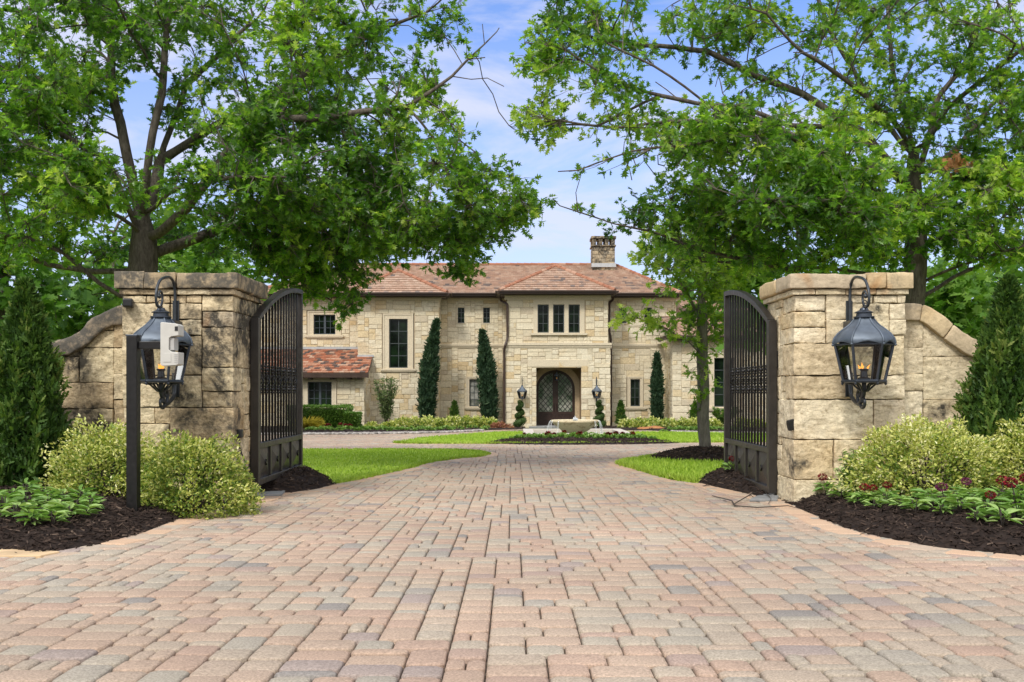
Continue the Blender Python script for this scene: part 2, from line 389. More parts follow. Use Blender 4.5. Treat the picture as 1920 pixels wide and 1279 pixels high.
lawnR = [gp(1302, 906), gp(1255, 898), gp(1220, 888), gp(1185, 878), gp(1161, 871), gp(1178, 865.5), gp(1230, 857), gp(1300, 849), gp(1372, 841), gp(1600, 838), (15, 21), (15, 9.6), (3.2, 9.6), (2.5, 11.1)]
island = [gp(741, 831), gp(760, 832.3), gp(900, 832.5), gp(1000, 833), gp(1100, 833), gp(1270, 830.8), gp(1400, 829.5), gp(1560, 828), gp(1600, 822), gp(1500, 814), gp(1160, 810.5), gp(940, 810.5), gp(860, 816), gp(790, 822)]
crescent = [gp(902, 832.6), gp(940, 825), gp(985, 821), gp(1090, 819.5), gp(1190, 821), gp(1240, 826), gp(1278, 831.2), gp(1180, 833.4), gp(1080, 834.2), gp(980, 833.6)]
bedH = [gp(430, 815), gp(560, 814), gp(700, 813), gp(820, 811), gp(905, 807.5), gp(985, 805), (0.6, 46.6), (-16, 46.6)]
bedHR = [gp(1140, 804.5), gp(1200, 806), gp(1260, 810), gp(1370, 812), gp(1560, 813.5), (19, 46.6), (3.5, 46.6)]
tcx, tcy = gp(1322, 861)
ring = [(tcx+.83*math.cos(a)*(1+.06*math.sin(3*a)), tcy+1.0*math.sin(a)) for a in np.linspace(0, 2*math.pi, 28, endpoint=False)]

def strip_sheet(name, x0, x1, ys, dz, mat, kind='structure'):
    P = [[(x, y, g(y)+dz) for y in ys] for x in np.linspace(x0, x1, 9)]
    mb = MB(); mb.grid([list(r) for r in P][::-1]); o = mb.build(name, mat); tag(o, kind=kind); return o
strip_sheet('ground', -260, 260, [-40, 0, 6, 14, 20, 30, 40, 48, 60, 120, 400], -.05, M['soil'])
strip_sheet('driveway_bedding', -15, 15, [.5, 4, 8, 14, 20, 26, 32, 37.5], -.016, M['sand'])

def poly_sheet(name, poly, dz, mat, sub=1.0, kind='structure'):
    bm = bmesh.new(); vs = [bm.verts.new((x, y, 0)) for x, y in poly]; f = bm.faces.new(vs); f.normal_update()
    if f.normal.z < 0: f.normal_flip()
    bmesh.ops.triangulate(bm, faces=[f])
    ys = [p[1] for p in poly]
    for k in np.arange(math.ceil(min(ys)), max(ys), sub):
        bmesh.ops.bisect_plane(bm, geom=bm.verts[:]+bm.edges[:]+bm.faces[:], plane_co=(0, k, 0), plane_no=(0, 1, 0))
    for v in bm.verts: v.co.z = g(v.co.y)+dz
    me = bpy.data.meshes.new('m'); bm.to_mesh(me); bm.free()
    o = link(name, me, mat); tag(o, kind=kind); return o
lawns = [(lawnL, 26000), (lawnR, 26000), (island, 15000)]
poly_sheet('lawn', lawnL, .012, M['lawn']); poly_sheet('lawn', lawnR, .012, M['lawn']); poly_sheet('lawn', island, .012, M['lawn'])

# grass blades (uncountable)
def blades(name, poly, n, hmin, hmax, ymax=None, excl=(), edge_n=0):
    xs = [p[0] for p in poly]; ys = [p[1] for p in poly]
    X = []; Y = []
    x0, x1 = max(min(xs), -9), min(max(xs), 9)
    while len(X) < n:
        a = RNG.uniform(x0, x1, n); y0, y1 = min(ys), max(ys)
        b = y0+(y1-y0)*RNG.random(n)**1.25
        k = inpoly(a, b, poly) & (np.abs(a) < b*.56)
        for e in excl: k &= ~inpoly(a, b, e)
        X += list(a[k]); Y += list(b[k])
    X = np.array(X[:n]); Y = np.array(Y[:n])
    if edge_n:                                # a denser fringe on the visible edge
        seg = RNG.integers(0, min(9, len(poly)-1), edge_n); t = RNG.random(edge_n); P = np.array(poly)
        ex = P[seg]*(1-t[:, None])+P[seg+1]*t[:, None]+RNG.normal(0, .02, (edge_n, 2))
        X = np.r_[X, ex[:, 0]]; Y = np.r_[Y, ex[:, 1]]
    n = len(X)
    h = RNG.uniform(hmin, hmax, n); a = RNG.uniform(0, 6.283, n); w = .006+Y*.0006
    lean = RNG.normal(0, .45, (n, 2))*h[:, None]
    Z = gv(Y)
    v = np.zeros((n, 3, 3))
    v[:, 0] = np.c_[X-np.cos(a)*w, Y-np.sin(a)*w, Z]; v[:, 1] = np.c_[X+np.cos(a)*w, Y+np.sin(a)*w, Z]
    v[:, 2] = np.c_[X+lean[:, 0], Y+lean[:, 1], Z+h]
    patch = np.array([noise.noise((x*.45, y*.35, 0)) for x, y in zip(X, Y)])
    r = np.clip(RNG.normal(.42, .17, n)+patch*.35, 0, 1)
    o = link(name, npmesh(v.reshape(-1, 3), np.arange(3*n), np.full(n, 3), r), M['grass']); tag(o, kind='stuff'); return o
blades('grass', lawnL, 42000, .018, .05, edge_n=5000)
blades('grass', lawnR, 34000, .03, .075, excl=(ring,), edge_n=5000)
blades('grass', island, 26000, .03, .08, excl=(crescent,), edge_n=3000)

# ------------------------------------------------------------------ pavers
def pack(nx, ny, sizes, blocked=None, rnd=random):
    occ = np.zeros((ny, nx), bool) if blocked is None else blocked.copy()
    out = []
    for j in range(ny):
        i = 0
        row = occ[j]
        while i < nx:
            if row[i]: i += 1; continue
            run = 1
            while i+run < nx and not row[i+run] and run < 12: run += 1
            cand = sizes(i, j)
            done = False
            for (w, h) in cand:
                if w > run or j+h > ny: continue
                if run-w == 1 and w > 1 and rnd.random() < .8: continue
                if occ[j:j+h, i:i+w].any(): continue
                occ[j:j+h, i:i+w] = True; out.append((i, j, w, h)); i += w; done = True; break
            if not done:
                w = min(run, 2)
                if run == 3: w = 3
                occ[j, i:i+w] = True; out.append((i, j, w, 1)); i += w
    return out
U = .0665
def paver_sizes(i, j):
    t = noise.noise((i*.045+3, j*.02, .7))
    k = random.random()
    col = [(2, 3), (2, 2), (2, 1)]; row = [(3, 2), (3, 1), (4, 2), (2, 2)]
    if t > .13:
        first = (2, 3) if k < .32 else (2, 2) if k < .70 else (3, 2) if k < .90 else (1, 2)
    else:
        first = (3, 2) if k < .46 else (2, 2) if k < .90 else (3, 1) if k < .94 else (2, 3)
    rest = [(2, 3), (3, 2), (2, 2), (2, 1), (1, 2), (3, 1)]
    random.shuffle(rest)
    return [first]+rest
def pavers(x0, x1, y0, y1, excl, detail=True):
    nx, ny = int((x1-x0)/U), int((y1-y0)/U)
    B = pack(nx, ny, paver_sizes)
    A = np.array(B, float)
    cx = x0+(A[:, 0]+A[:, 2]/2)*U; cy = y0+(A[:, 1]+A[:, 3]/2)*U
    keep = np.ones(len(A), bool)
    for e in excl: keep &= ~(inpoly(cx, cy, e) & (polydist(cx, cy, e) > .08))
    keep &= np.abs(cx) < np.maximum(cy*.62+.6, 2)
    A = A[keep]; cx = cx[keep]; cy = cy[keep]; n = len(A)
    hx = A[:, 2]*U/2-.0026; hy = A[:, 3]*U/2-.0026
    lift = RNG.normal(0, .0018, n); tx = RNG.normal(0, .006, n); ty = RNG.normal(0, .006, n)
    def ringv(ix, iy, c, z):                  # 8-gon with cut corners
        px = np.stack([hx-ix-c, hx-ix, hx-ix, hx-ix-c, -(hx-ix-c), -(hx-ix), -(hx-ix), -(hx-ix-c)], 1)
        py = np.stack([-(hy-iy), -(hy-iy-c), hy-iy-c, hy-iy, hy-iy, hy-iy-c, -(hy-iy-c), -(hy-iy)], 1)
        X = cx[:, None]+px; Y = cy[:, None]+py
        Z = gv(Y)+z+lift[:, None]+px*tx[:, None]+py*ty[:, None]
        return np.stack([X, Y, Z], 2)
    if detail:
        rings = [ringv(.0, .0, .017, -.022), ringv(.0006, .0006, .017, -.0065), ringv(.0036, .0036, .017, -.0014), ringv(.010, .010, .015, .0012)]
    else:
        rings = [ringv(.0, .0, .012, -.016), ringv(.006, .006, .012, 0)]
    k = len(rings)
    V = np.stack(rings, 1).reshape(-1, 3)
    base = (np.arange(n)*8*k)[:, None]
    top = base+8*(k-1)+np.arange(8)[None]
    loops = [top]; 
    sides = []
    for s in range(k-1):
        for q in range(8):
            q2 = (q+1) % 8
            sides.append(base+np.array([[8*s+q, 8*s+q2, 8*(s+1)+q2, 8*(s+1)+q]]))
    sides = np.stack(sides, 1).reshape(-1, 4)
    pt = np.array([noise.noise((a*.5, b*.5, 2)) for a, b in zip(cx, cy)])
    r = np.clip(RNG.normal(.50, .24, n)+pt*.18, 0, 1)
    far = cy > 0
    L = np.concatenate([top.ravel(), sides.ravel()]); T = np.concatenate([np.full(n, 8), np.full(len(sides), 4)])
    rr = np.concatenate([r, np.repeat(r, 8*(k-1))])
    me = npmesh(V, L, T, rr, smooth=False)
    if detail:
        me.polygons.foreach_set('use_smooth', np.ones(len(me.polygons), bool))
    return me
ex = [bedL, bedR, bedGL, bedGR, lawnL, lawnR, island, bedH, bedHR, ring]
o = link('driveway', pavers(-7.0, 7.0, 2.3, 15.5, ex), M['paver']); tag(o, kind='structure')
o = link('driveway', pavers(-13, 13, 15.5, 38, ex, False), M['paver']); tag(o, kind='structure')

# soldier course along the beds and lawns
def border(line, w=.17, step=.235, side=1, dz=.004):
    L = smooth_line(line, 8); pts = [np.array(p) for p in L]
    d = np.cumsum([0]+[np.linalg.norm(pts[i+1]-pts[i]) for i in range(len(pts)-1)])
    mb = MB(); s = 0
    def P(t):
        i = min(max(np.searchsorted(d, t)-1, 0), len(pts)-2); k = (t-d[i])/max(d[i+1]-d[i], 1e-9)
        return pts[i]*(1-k)+pts[i+1]*k
    while s+step < d[-1]:
        a, b = P(s+.004), P(s+step-.004); t = (b-a)/np.linalg.norm(b-a); nrm = np.array([t[1], -t[0]])*side
        q = [a, b, b+nrm*w, a+nrm*w]
        if side < 0: q = [a, a+nrm*w, b+nrm*w, b]
        c = sum(q)/4; r = random.random(); z = random.gauss(0, .0015)
        low = [(p[0], p[1], g(p[1])-.02) for p in q]
        mid = [(p[0], p[1], g(p[1])+dz-.006+z) for p in q]
        top = [tuple(c[i]+(p[i]-c[i])*.90 for i in (0, 1))+(g(p[1])+dz+z,) for p in q]
        n = len(mb.v); mb.v += low+mid+top
        for k0 in (0, 4):
            for k in range(4):
                k2 = (k+1) % 4
                mb.f.append((n+k0+k, n+k0+k2, n+k0+4+k2, n+k0+4+k)); mb.r.append(r)
        mb.f.append((n+8, n+9, n+10, n+11)); mb.r.append(r)
        s += step
    return mb
for ln, sd in ((bedL[:11], 1), (bedR[:9], 1), (lawnL[:11], 1), (lawnR[:10], -1), (bedGL[1:5], 1), (bedGR[1:5], -1)):
    tag(border(ln, side=sd).build('driveway_edging', M['border']), kind='structure')
for ln, sd in ((island[:8], 1), (bedH[:6], 1)):
    tag(border(ln, .2, .3, sd).build('driveway_edging', M['border']), kind='structure')

# ------------------------------------------------------------------ mulch beds
bedfun = {}
def bed(name, poly, hmax, slope, cell=.05, chips=4000, xr=None, rough=.012, clen=(.022, .085)):
    xs = [p[0] for p in poly]; ys = [p[1] for p in poly]
    x0, x1 = (min(xs), max(xs)) if not xr else (max(min(xs), xr[0]), min(max(xs), xr[1])); y0, y1 = min(ys), max(ys)
    def h(X, Y):
        X = np.asarray(X, float); Y = np.asarray(Y, float)
        ins = inpoly(X, Y, poly); d = polydist(X, Y, poly)
        hh = hmax*(1-np.exp(-d*slope/hmax))
        return np.where(ins, hh, -np.minimum(d*.8, .2)-.004)+gv(Y)
    nx, ny = int((x1-x0)/cell)+3, int((y1-y0)/cell)+3
    gx = x0-cell+np.arange(nx)*cell; gy = y0-cell+np.arange(ny)*cell
    X, Y = np.meshgrid(gx, gy, indexing='ij')
    Z = h(X, Y)
    nz = np.array([noise.noise((a*7, b*7, 1.3))*rough+noise.noise((a*19, b*19, 4))*rough*.8 for a, b in zip(X.ravel(), Y.ravel())]).reshape(X.shape)
    Z = Z+nz*np.clip((Z-gv(Y))*25, 0, 1)
    idx = np.arange(nx*ny).reshape(nx, ny)
    q = np.stack([idx[:-1, :-1], idx[1:, :-1], idx[1:, 1:], idx[:-1, 1:]], -1).reshape(-1, 4)
    ok = ((Z-gv(Y)) > -.09).ravel()[q].any(1)
    q = q[ok]
    me = npmesh(np.stack([X, Y, Z], -1).reshape(-1, 3), q, np.full(len(q), 4), RNG.random(len(q))*.5, True)
    o = link(name, me, M['mulch']); tag(o, kind='structure')
    # chips
    n = chips; px = []; py = []
    while len(px) < n:
        a = RNG.uniform(x0, x1, n); b = y0+(y1-y0)*RNG.random(n); k = inpoly(a, b, poly); px += list(a[k]); py += list(b[k])
    px = np.array(px[:n])+RNG.normal(0, .012, n); py = np.array(py[:n])+RNG.normal(0, .012, n); pz = np.maximum(h(px, py), gv(py)+.002)+.006
    if hmax >= .2 and cell < .06:              # a few chips have rolled off the bed onto the pavers
        m = n//70; px[:m] += RNG.normal(0, .10, m); py[:m] -= np.abs(RNG.normal(0, .10, m)); pz = np.maximum(h(px, py), gv(py)+.002)+.006
    ln = RNG.uniform(*clen, n); w = RNG.uniform(.003, .010, n)*(clen[1]/.07); a = RNG.uniform(0, 6.283, n); p = RNG.normal(0, .35, n)
    d = np.c_[np.cos(a)*np.cos(p), np.sin(a)*np.cos(p), np.sin(p)]*ln[:, None]/2
    s = np.c_[-np.sin(a), np.cos(a), RNG.normal(0, .5, n)]*w[:, None]/2
    up = np.c_[np.zeros(n), np.zeros(n), w*.5+.002]
    c = np.c_[px, py, pz]
    V = np.stack([c-d-s, c+d-s*.5, c+d*.9+s, c-d+s, c-d*.8+up, c+d*.8+up], 1)
    base = (np.arange(n)*6)[:, None, None]
    Q = base+np.array([[0, 1, 5, 4], [1, 2, 5, 5], [2, 3, 4, 5], [3, 0, 4, 4]])[None]
    Q4 = base+np.array([[0, 1, 5, 4], [2, 3, 4, 5]])[None]; Q3 = base+np.array([[1, 2, 5], [3, 0, 4]])[None]
    r = np.clip(RNG.beta(1.6, 2.6, n)*1.15, 0, 1)
    me = npmesh(V.reshape(-1, 3), np.concatenate([Q4.ravel(), Q3.ravel()]), np.r_[np.full(2*n, 4), np.full(2*n, 3)], np.r_[np.repeat(r, 2), np.repeat(r, 2)])
    o = link('mulch_chips', me, M['mulch']); tag(o, kind='stuff')
    return h
hL = bed('mulch_bed', bedL, .20, .42, chips=15000, xr=(-5.4, 0))
hR = bed('mulch_bed', bedR, .20, .42, chips=15000, xr=(0, 5.6))
hGL = bed('mulch_bed', bedGL, .24, .75, chips=3500)
hGR = bed('mulch_bed', bedGR, .24, .75, chips=3500)
hRing = bed('mulch_bed', ring, .22, .5, chips=3500, clen=(.03, .1))
hC = bed('mulch_bed', crescent, .035, .2, cell=.09, chips=3500, clen=(.04, .14))
hH = bed('mulch_bed', bedH, .06, .2, cell=.2, chips=2500, clen=(.05, .2))
hHR = bed('mulch_bed', bedHR, .06, .2, cell=.2, chips=2500, clen=(.05, .2))
# pale cobble edging in front of the house beds
def pebbles(name, line, w, n, size):
    L = smooth_line(line, 6); P = np.array(L); seg = RNG.integers(0, len(P)-1, n); t = RNG.random(n)
    c = P[seg]*(1-t[:, None])+P[seg+1]*t[:, None]; c[:, 1] -= RNG.random(n)*w
    mb = MB()
    for x, y in c:
        s = random.uniform(.6, 1.3)*size
        mb.lathe([(s*.6, -.01), (s, s*.3), (s*.5, s*.7), (0.001, s*.75)], 5, (x, y, g(y)), random.random(), random.random())
    tag(mb.build(name, M['gravel'], smooth=True), kind='stuff')
pebbles('gravel', bedH[:5], 1.2, 2600, .07)
pebbles('gravel', bedHR[2:5], 1.2, 900, .07)
b = MB(); sx, sy = gp(18, 1040); 
P = [(sx-.5, sy-.12), (sx+.22, sy-.10), (sx+.26, sy+.05), (sx+.05, sy+.14), (sx-.5, sy+.16)]
b.prism([(x, y, g(y)-.02) for x, y in P][::-1], (0, 0, .032)); o = b.build('edging_stone', M['tan_slab'], bevel=.006)
tag(o, 'flat tan stone lying at the corner of the left mulch bed', 'stone')

# ================================================================== STONE WORK
def rough_box(mb, lo, hi, amp=.010, freq=7, rad=.014, res=.05, r=.5, seed=None, xf=None):
    lo = np.array(lo, float); hi = np.array(hi, float); c = (lo+hi)/2; h = (hi-lo)/2
    sd = np.array(seed if seed is not None else [random.uniform(0, 90) for _ in range(3)])
    def axis(k):
        rr = min(rad, h[k]*.6); n = max(1, int(round((2*h[k]-2*rr)/res)))
        return np.concatenate([[-h[k], -h[k]+rr*.35], np.linspace(-h[k]+rr, h[k]-rr, n+1), [h[k]-rr*.35, h[k]]])
    for a in range(3):
        u, v = (a+1) % 3, (a+2) % 3
        U_, V_ = axis(u), axis(v)
        for sgn in (-1, 1):
            grid = []
            for uu in (U_ if sgn > 0 else U_[::-1]):
                row = []
                for vv in V_:
                    p = np.zeros(3); p[a] = sgn*h[a]; p[u] = uu; p[v] = vv
                    rr = np.minimum(rad, h*.6); q = np.clip(p, -(h-rr), h-rr); d = (p-q)/rr; L = np.linalg.norm(d)
                    if L > 1e-9: p = q+d/L*rr
                    w = p+c+sd
                    nv = noise.noise_vector(Vector(w*freq)); n2 = noise.noise_vector(Vector(w*freq*3.1))
                    p = p+np.array(nv)*amp+np.array(n2)*amp*.45
                    p = p+c
                    row.append(xf(p) if xf else tuple(p))
                grid.append(row)
            mb.grid(grid, r)

def stone_sizes(i, j):
    L = [(random.randint(4, 10), random.choice((2, 3, 4, 4, 5, 5))) for _ in range(5)]+[(4, 2), (3, 3), (2, 2), (3, 1), (2, 3), (2, 1)]
    return L
def pillar(name, label, x0, x1, y0, y1, zb, zt, m_st, m_cap, group, inner):
    t = thing(name, label, 'pillar', ((x0+x1)/2, (y0+y1)/2, zb), group=group)
    mb = MB(); capz = zt-.135; thin = capz-.05
    u = .066
    W = x1-x0; D = y1-y0; H = thin-zb
    # front and back courses (full blocks, so the corners are real corners)
    for yy, s in ((y0, 1), (y1, -1)):
        nx, nz = int(round(W/u)), int(round(H/u)); ux, uz = W/nx, H/nz
        for (i, j, w, h) in pack(nx, nz, stone_sizes):
            d = random.uniform(.22, .58) if (i == 0 or i+w == nx) else .16
            off = random.uniform(-.014, .012); e = random.uniform(.003, .006)
            xa = x0+i*ux+e; xb = x0+(i+w)*ux-e
            if i == 0: xa += random.uniform(-.008, .006)
            if i+w == nx: xb += random.uniform(-.006, .008)
            lo = (xa, min(yy+off*s, yy+d*s), zb+j*uz+e); hi = (xb, max(yy+off*s, yy+d*s), zb+(j+h)*uz-e)
            rough_box(mb, lo, hi, .0075, 14, .004, .030, random.random())
    for xx, s in ((x0, 1), (x1, -1)):
        nx, nz = int(round(D/u)), int(round(H/u)); ux, uz = D/nx, H/nz
        for (i, j, w, h) in pack(nx, nz, stone_sizes):
            e = .0035; off = random.uniform(.006, .016)
            lo = (min(xx+off*s, xx+.15*s), y0+.03+i*ux*.93+e, zb+j*uz+e); hi = (max(xx+off*s, xx+.15*s), y0+.03+(i+w)*ux*.93-e, zb+(j+h)*uz-e)
            rough_box(mb, lo, hi, .007, 14, .004, .032, random.random())
    # thin string course
    n = 4; cuts = [0, .2, .46, .72, 1] if inner < 0 else [0, .33, .5, .78, 1]
    for k in range(n):
        rough_box(mb, (x0-.022+(W+.044)*cuts[k]+.003, y0-.024, thin+.004), (x0-.022+(W+.044)*cuts[k+1]-.003, y0+.3, capz-.004), .006, 9, .004, .05, random.random())
        rough_box(mb, (x0-.022+(W+.044)*cuts[k]+.003, y0+.306, thin+.004), (x0-.022+(W+.044)*cuts[k+1]-.003, y1+.024, capz-.004), .006, 8, .008, .08, random.random())
    o = mb.build('stonework', m_st, t, True, smooth=True)
    core = MB(); core.box(x0+.055, y0+.055, zb, x1-.055, y1-.055, capz-.01); core.build('mortar', M['mortar_dark'], t, True)
    cm = MB(); ov = .055
    cuts = [0, .30, .72, 1] if inner > 0 else [0, .62, .78, 1]
    if inner > 0: cuts = [0, .24, .50, 1]
    for k in range(3):
        rough_box(cm, (x0-ov+(W+2*ov)*cuts[k]+.005, y0-ov+random.uniform(-.012, .012), capz+.004), (x0-ov+(W+2*ov)*cuts[k+1]-.005, y0+.42, zt+random.uniform(-.014, .010)), .009, 11, .007, .035, random.random())
    for k, (a, b) in enumerate(((0, .47), (.47, 1))):
        rough_box(cm, (x0-ov+(W+2*ov)*a+.003, y0+.426, capz), (x0-ov+(W+2*ov)*b-.003, y1+ov, zt+random.uniform(-.006, .006)), .013, 6, .020, .06, random.random())
    cm.build('cap', m_cap, t, True, smooth=True)
    return t
PY = 8.30; PD = .92
PLX = (-3.245, -2.322); PRX = (2.352, 3.280)
PT = .85+221*PY/F
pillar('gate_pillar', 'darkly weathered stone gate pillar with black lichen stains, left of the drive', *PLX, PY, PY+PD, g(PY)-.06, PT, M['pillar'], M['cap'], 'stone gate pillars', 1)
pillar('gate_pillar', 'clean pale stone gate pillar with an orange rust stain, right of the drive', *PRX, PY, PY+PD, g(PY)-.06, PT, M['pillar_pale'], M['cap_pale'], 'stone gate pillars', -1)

def wing_wall(label, xs, zs, yf, yb, m_st, m_cap, u=.075, cop_smooth=False):
    """garden wall running off from a pillar; its coping sweeps down along (xs, zs) given from the pillar outwards"""
    sg = 1 if xs[-1] > xs[0] else -1
    curve = smooth_line(list(zip(xs, zs)), 8)
    cx = np.array([p[0] for p in curve]); cz = np.array([p[1] for p in curve])
    def top(x): return np.interp(x*sg, cx*sg, cz)
    t = thing('garden_wall', label, 'wall', ((xs[0]+xs[-1])/2, (yf+yb)/2, g(yf)))
    zb = g(yf)-.1; W = abs(xs[-1]-xs[0]); H = max(zs)-zb
    mb = MB(); nx, nz = int(W/u), int(math.ceil(H/u))
    sizes = lambda i, j: [(random.randint(4, 9), random.choice((3, 4, 5))) for _ in range(4)]+[(3, 3), (4, 2), (2, 3), (2, 2), (3, 1)]
    for (i, j, w, h) in pack(nx, nz, sizes):
        xa, xb = xs[0]+sg*i*u, xs[0]+sg*(i+w)*u
        z0, z1 = zb+j*u, zb+(j+h)*u
        if z0 > max(top(xa), top(xb))-.05: continue
        def xf(p):
            return (p[0], p[1], min(p[2], float(top(p[0]))-.06))
        off = random.uniform(-.008, .008)
        rough_box(mb, (min(xa, xb)+.003, yf+off, z0+.003), (max(xa, xb)-.003, yb-off, z1-.003), .007, 13, .004, .034, random.random(), xf=xf)
    mb.build('stonework', m_st, t, True, smooth=True)
    # mortar core
    cmb = MB(); P = [(xs[0], yf+.03, zb)]+[(x, yf+.03, z-.09) for x, z in curve]+[(xs[-1], yf+.03, zb)]
    cmb.prism(P if sg > 0 else P[::-1], (0, yb-yf-.06, 0)); cmb.build('mortar', M['mortar_dark'], t, True)
    # coping
    cp = MB(); d = np.cumsum([0]+[math.hypot(cx[i+1]-cx[i], cz[i+1]-cz[i]) for i in range(len(cx)-1)])
    s = 0
    while s < d[-1]-.02:
        ln = random.uniform(.24, .34) if not cop_smooth else 5
        e = min(s+ln, d[-1])
        def xf(p, s=s, e=e):
            k = p[0]; X = np.interp(k, d, cx); Z = np.interp(k, d, cz)
            k2 = min(k+.02, d[-1]); k1 = max(k-.02, 0)
            tx = np.interp(k2, d, cx)-np.interp(k1, d, cx); tz = np.interp(k2, d, cz)-np.interp(k1, d, cz)
            L = math.hypot(tx, tz); nx_, nz_ = -tz/L, tx/L
            if nz_ < 0: nx_, nz_ = -nx_, -nz_
            return (X+nx_*p[2], p[1], Z+nz_*p[2])
        rough_box(cp, (s+.004, yf-.045, -.075), (e-.004, yb+.045, .075), .024 if cop_smooth else .012, 6, .028 if cop_smooth else .012, .045, random.random(), xf=xf)
        s = e
    cp.build('coping', m_cap, t, True, smooth=True)
    return t
YW = 8.62
sw = YW/F
wing_wall('stone garden wall with a dark mossy swooping coping, beside the cedar on the left',
          [PLX[0]+.02, -3.37, -3.49, -3.615, -3.70, -3.795, -3.93, -4.3, -5.0, -9.5],
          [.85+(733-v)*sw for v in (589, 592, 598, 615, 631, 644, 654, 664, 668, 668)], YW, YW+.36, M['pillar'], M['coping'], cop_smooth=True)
wing_wall('pale stone garden wall with block coping stepping down to the cedar on the right',
          [PRX[1]-.02, 3.40, 3.53, 3.606, 3.74, 3.883, 4.01, 4.4, 5.0, 9.5],
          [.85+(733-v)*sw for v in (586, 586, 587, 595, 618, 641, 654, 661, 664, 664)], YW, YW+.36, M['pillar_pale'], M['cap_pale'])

# ================================================================== GATES
def gate(label, X, Y0, Y1, zb, zt0, zt1, panel_z, hs):
    """leaf swung open along the view: hinge at Y0, free end at Y1; hs = side of the hinge pillar (-1 left, 1 right)"""
    L = Y1-Y0
    t = thing('driveway_gate', label, 'gate', (X, Y0, zb), group='open driveway gates')
    def top(k): return zt0+(zt1-zt0)*(1-(1-k)**2)
    fr = MB(); w = .032
    Yp = Y0+.075
    fr.box(X-.036, Y0, zb-.0, X+.036, Yp, zt0+.015)                        # hinge stile
    fr.box(X-w, Y1-.06, zb, X+w, Y1, zt1-.051)                            # free stile
    P = []; n = 22                                                        # arched top rail
    for i in range(n+1):
        k = .035+(1-.035)*i/n; y = Y0+L*k-.001*(i == n); z = top(k)
        P.append([(X-w, y, z-.05), (X-w, y, z), (X+w, y, z), (X+w, y, z-.05), (X-w, y, z-.05)])
    fr.grid(P)
    fr.face([P[-1][i] for i in (0, 1, 2, 3)]); fr.face([P[0][i] for i in (3, 2, 1, 0)])
    fr.box(X-w, Yp, zb, X+w, Y1-.06, zb+.055)                             # bottom rail
    fr.box(X-w, Yp, panel_z-.05, X+w, Y1-.06, panel_z)                    # lock rail
    xs = np.linspace(Yp, Y1-.06, 5)
    for y in xs[1:-1]: fr.box(X-.026, y-.022, zb+.055, X+.026, y+.022, panel_z-.05)
    o = fr.build('gate_frame', M['iron'], t, True, bevel=.004)
    for k in range(4):                                                    # pyramid panels with a boss
        y0, y1 = xs[k]+(.022 if k else 0), xs[k+1]-(.022 if k < 3 else 0); z0, z1 = zb+.055, panel_z-.05; yc, zc = (y0+y1)/2, (z0+z1)/2
        pm = MB()
        for s in (-1, 1):
            a, b_, c, d = (X+s*.006, y0, z0), (X+s*.006, y1, z0), (X+s*.006, y1, z1), (X+s*.006, y0, z1); e = (X+s*.034, yc, zc)
            for p, q in ((a, b_), (b_, c), (c, d), (d, a)): pm.face((p, q, e) if s > 0 else (q, p, e))
        po = pm.build('panel', M['iron'], t, True)
        bs = MB(); bs.obox((X, yc, zc), (.043, 0, 0), (0, .014, .014), (0, -.014, .014))
        bs.build('boss', M['iron_black'], po, True)
    npk = 14
    gap = (Y1-.06-Yp)/(npk+1)
    for k in range(npk):
        y = Yp+gap*(k+1); z1 = top((y-Y0)/L)-.045
        pm = MB(); pm.box(X-.0100, y-.0100, panel_z, X+.0100, y+.0100, z1)
        po = pm.build('picket', M['iron_black'], t, True)
        if k % 2 == 0:
            om = MB(); zc = .955
            for dz in (-.092, .092):
                pr = [(.009, -.042), (.017, -.036), (.021, -.026), (.012, -.018), (.019, -.010), (.024, 0), (.019, .010), (.012, .018), (.021, .026), (.017, .036), (.009, .042)]
                om.lathe(pr, 8, (X, y, zc+dz), 0)
            for q in range(4):                                            # open basket between the knuckles
                a = q*math.pi/2+.78
                om.tube([(X+.030*math.sin(s)*math.cos(a+s*.9), y+.034*math.sin(s)*math.sin(a+s*.9), zc-.048+.096*s/math.pi) for s in np.linspace(0, math.pi, 9)], .0052, 5, False)
            om.build('basket_knuckle', M['iron_black'], po, True, smooth=True)
            rm = MB()                                                     # scroll ring beside the basket
            yc = y+gap*.5
            if k < npk-1:
                rm.tube([(X, yc+(gap*.5-.006)*math.sin(a), zc+.042*math.cos(a)) for a in np.linspace(0, 2*math.pi, 17)], .0042, 5, False)
                rm.build('scroll_ring', M['iron_black'], po, True, smooth=True)
    for z in (zb+.17, zt0-.33):                                           # hinges to the pillar
        hm = MB(); hm.box(X+hs*.036, Y0+.005, z-.07, X+hs*.052, Y0+.085, z+.07); hm.tube([(X+hs*.058, Y0+.03, z-.075), (X+hs*.058, Y0+.03, z+.075)], .016, 10)
        hm.box(X+hs*.05, Y0+.012, z-.035, X+hs*.15, Y0+.085, z+.035)
        hm.build('hinge', M['iron_black'], t, True)
    fm = MB(); fm.box(X-.055, Y0-.02, g(Y0)-.01, X+.055, Y0+.12, g(Y0)+.028); fm.tube([(X, Y0+.04, g(Y0)+.02), (X, Y0+.04, zb+.01)], .028, 12)
    fm.build('pivot_foot', M['slab'], t, True)
    return t
GLX, GRX = -2.283, 2.312
gate('open bronze gate leaf hinged on the stained left pillar, arched top', GLX, 8.82, 10.72, .008, 1.485, 1.935, .385, -1)
gate('open bronze gate leaf hinged on the pale right pillar, arched top', GRX, 8.82, 10.72, -.058, 1.462, 1.915, .345, 1)
b = MB(); b.prism([(x, y, g(y)+.001) for x, y in (gp(478, 932), gp(528, 930), gp(536, 923), gp(492, 924))][::-1], (0, 0, .02))
tag(b.build('flagstone', M['slab'], bevel=.003), 'small grey flagstone under the hinge of the left gate leaf', 'stone')
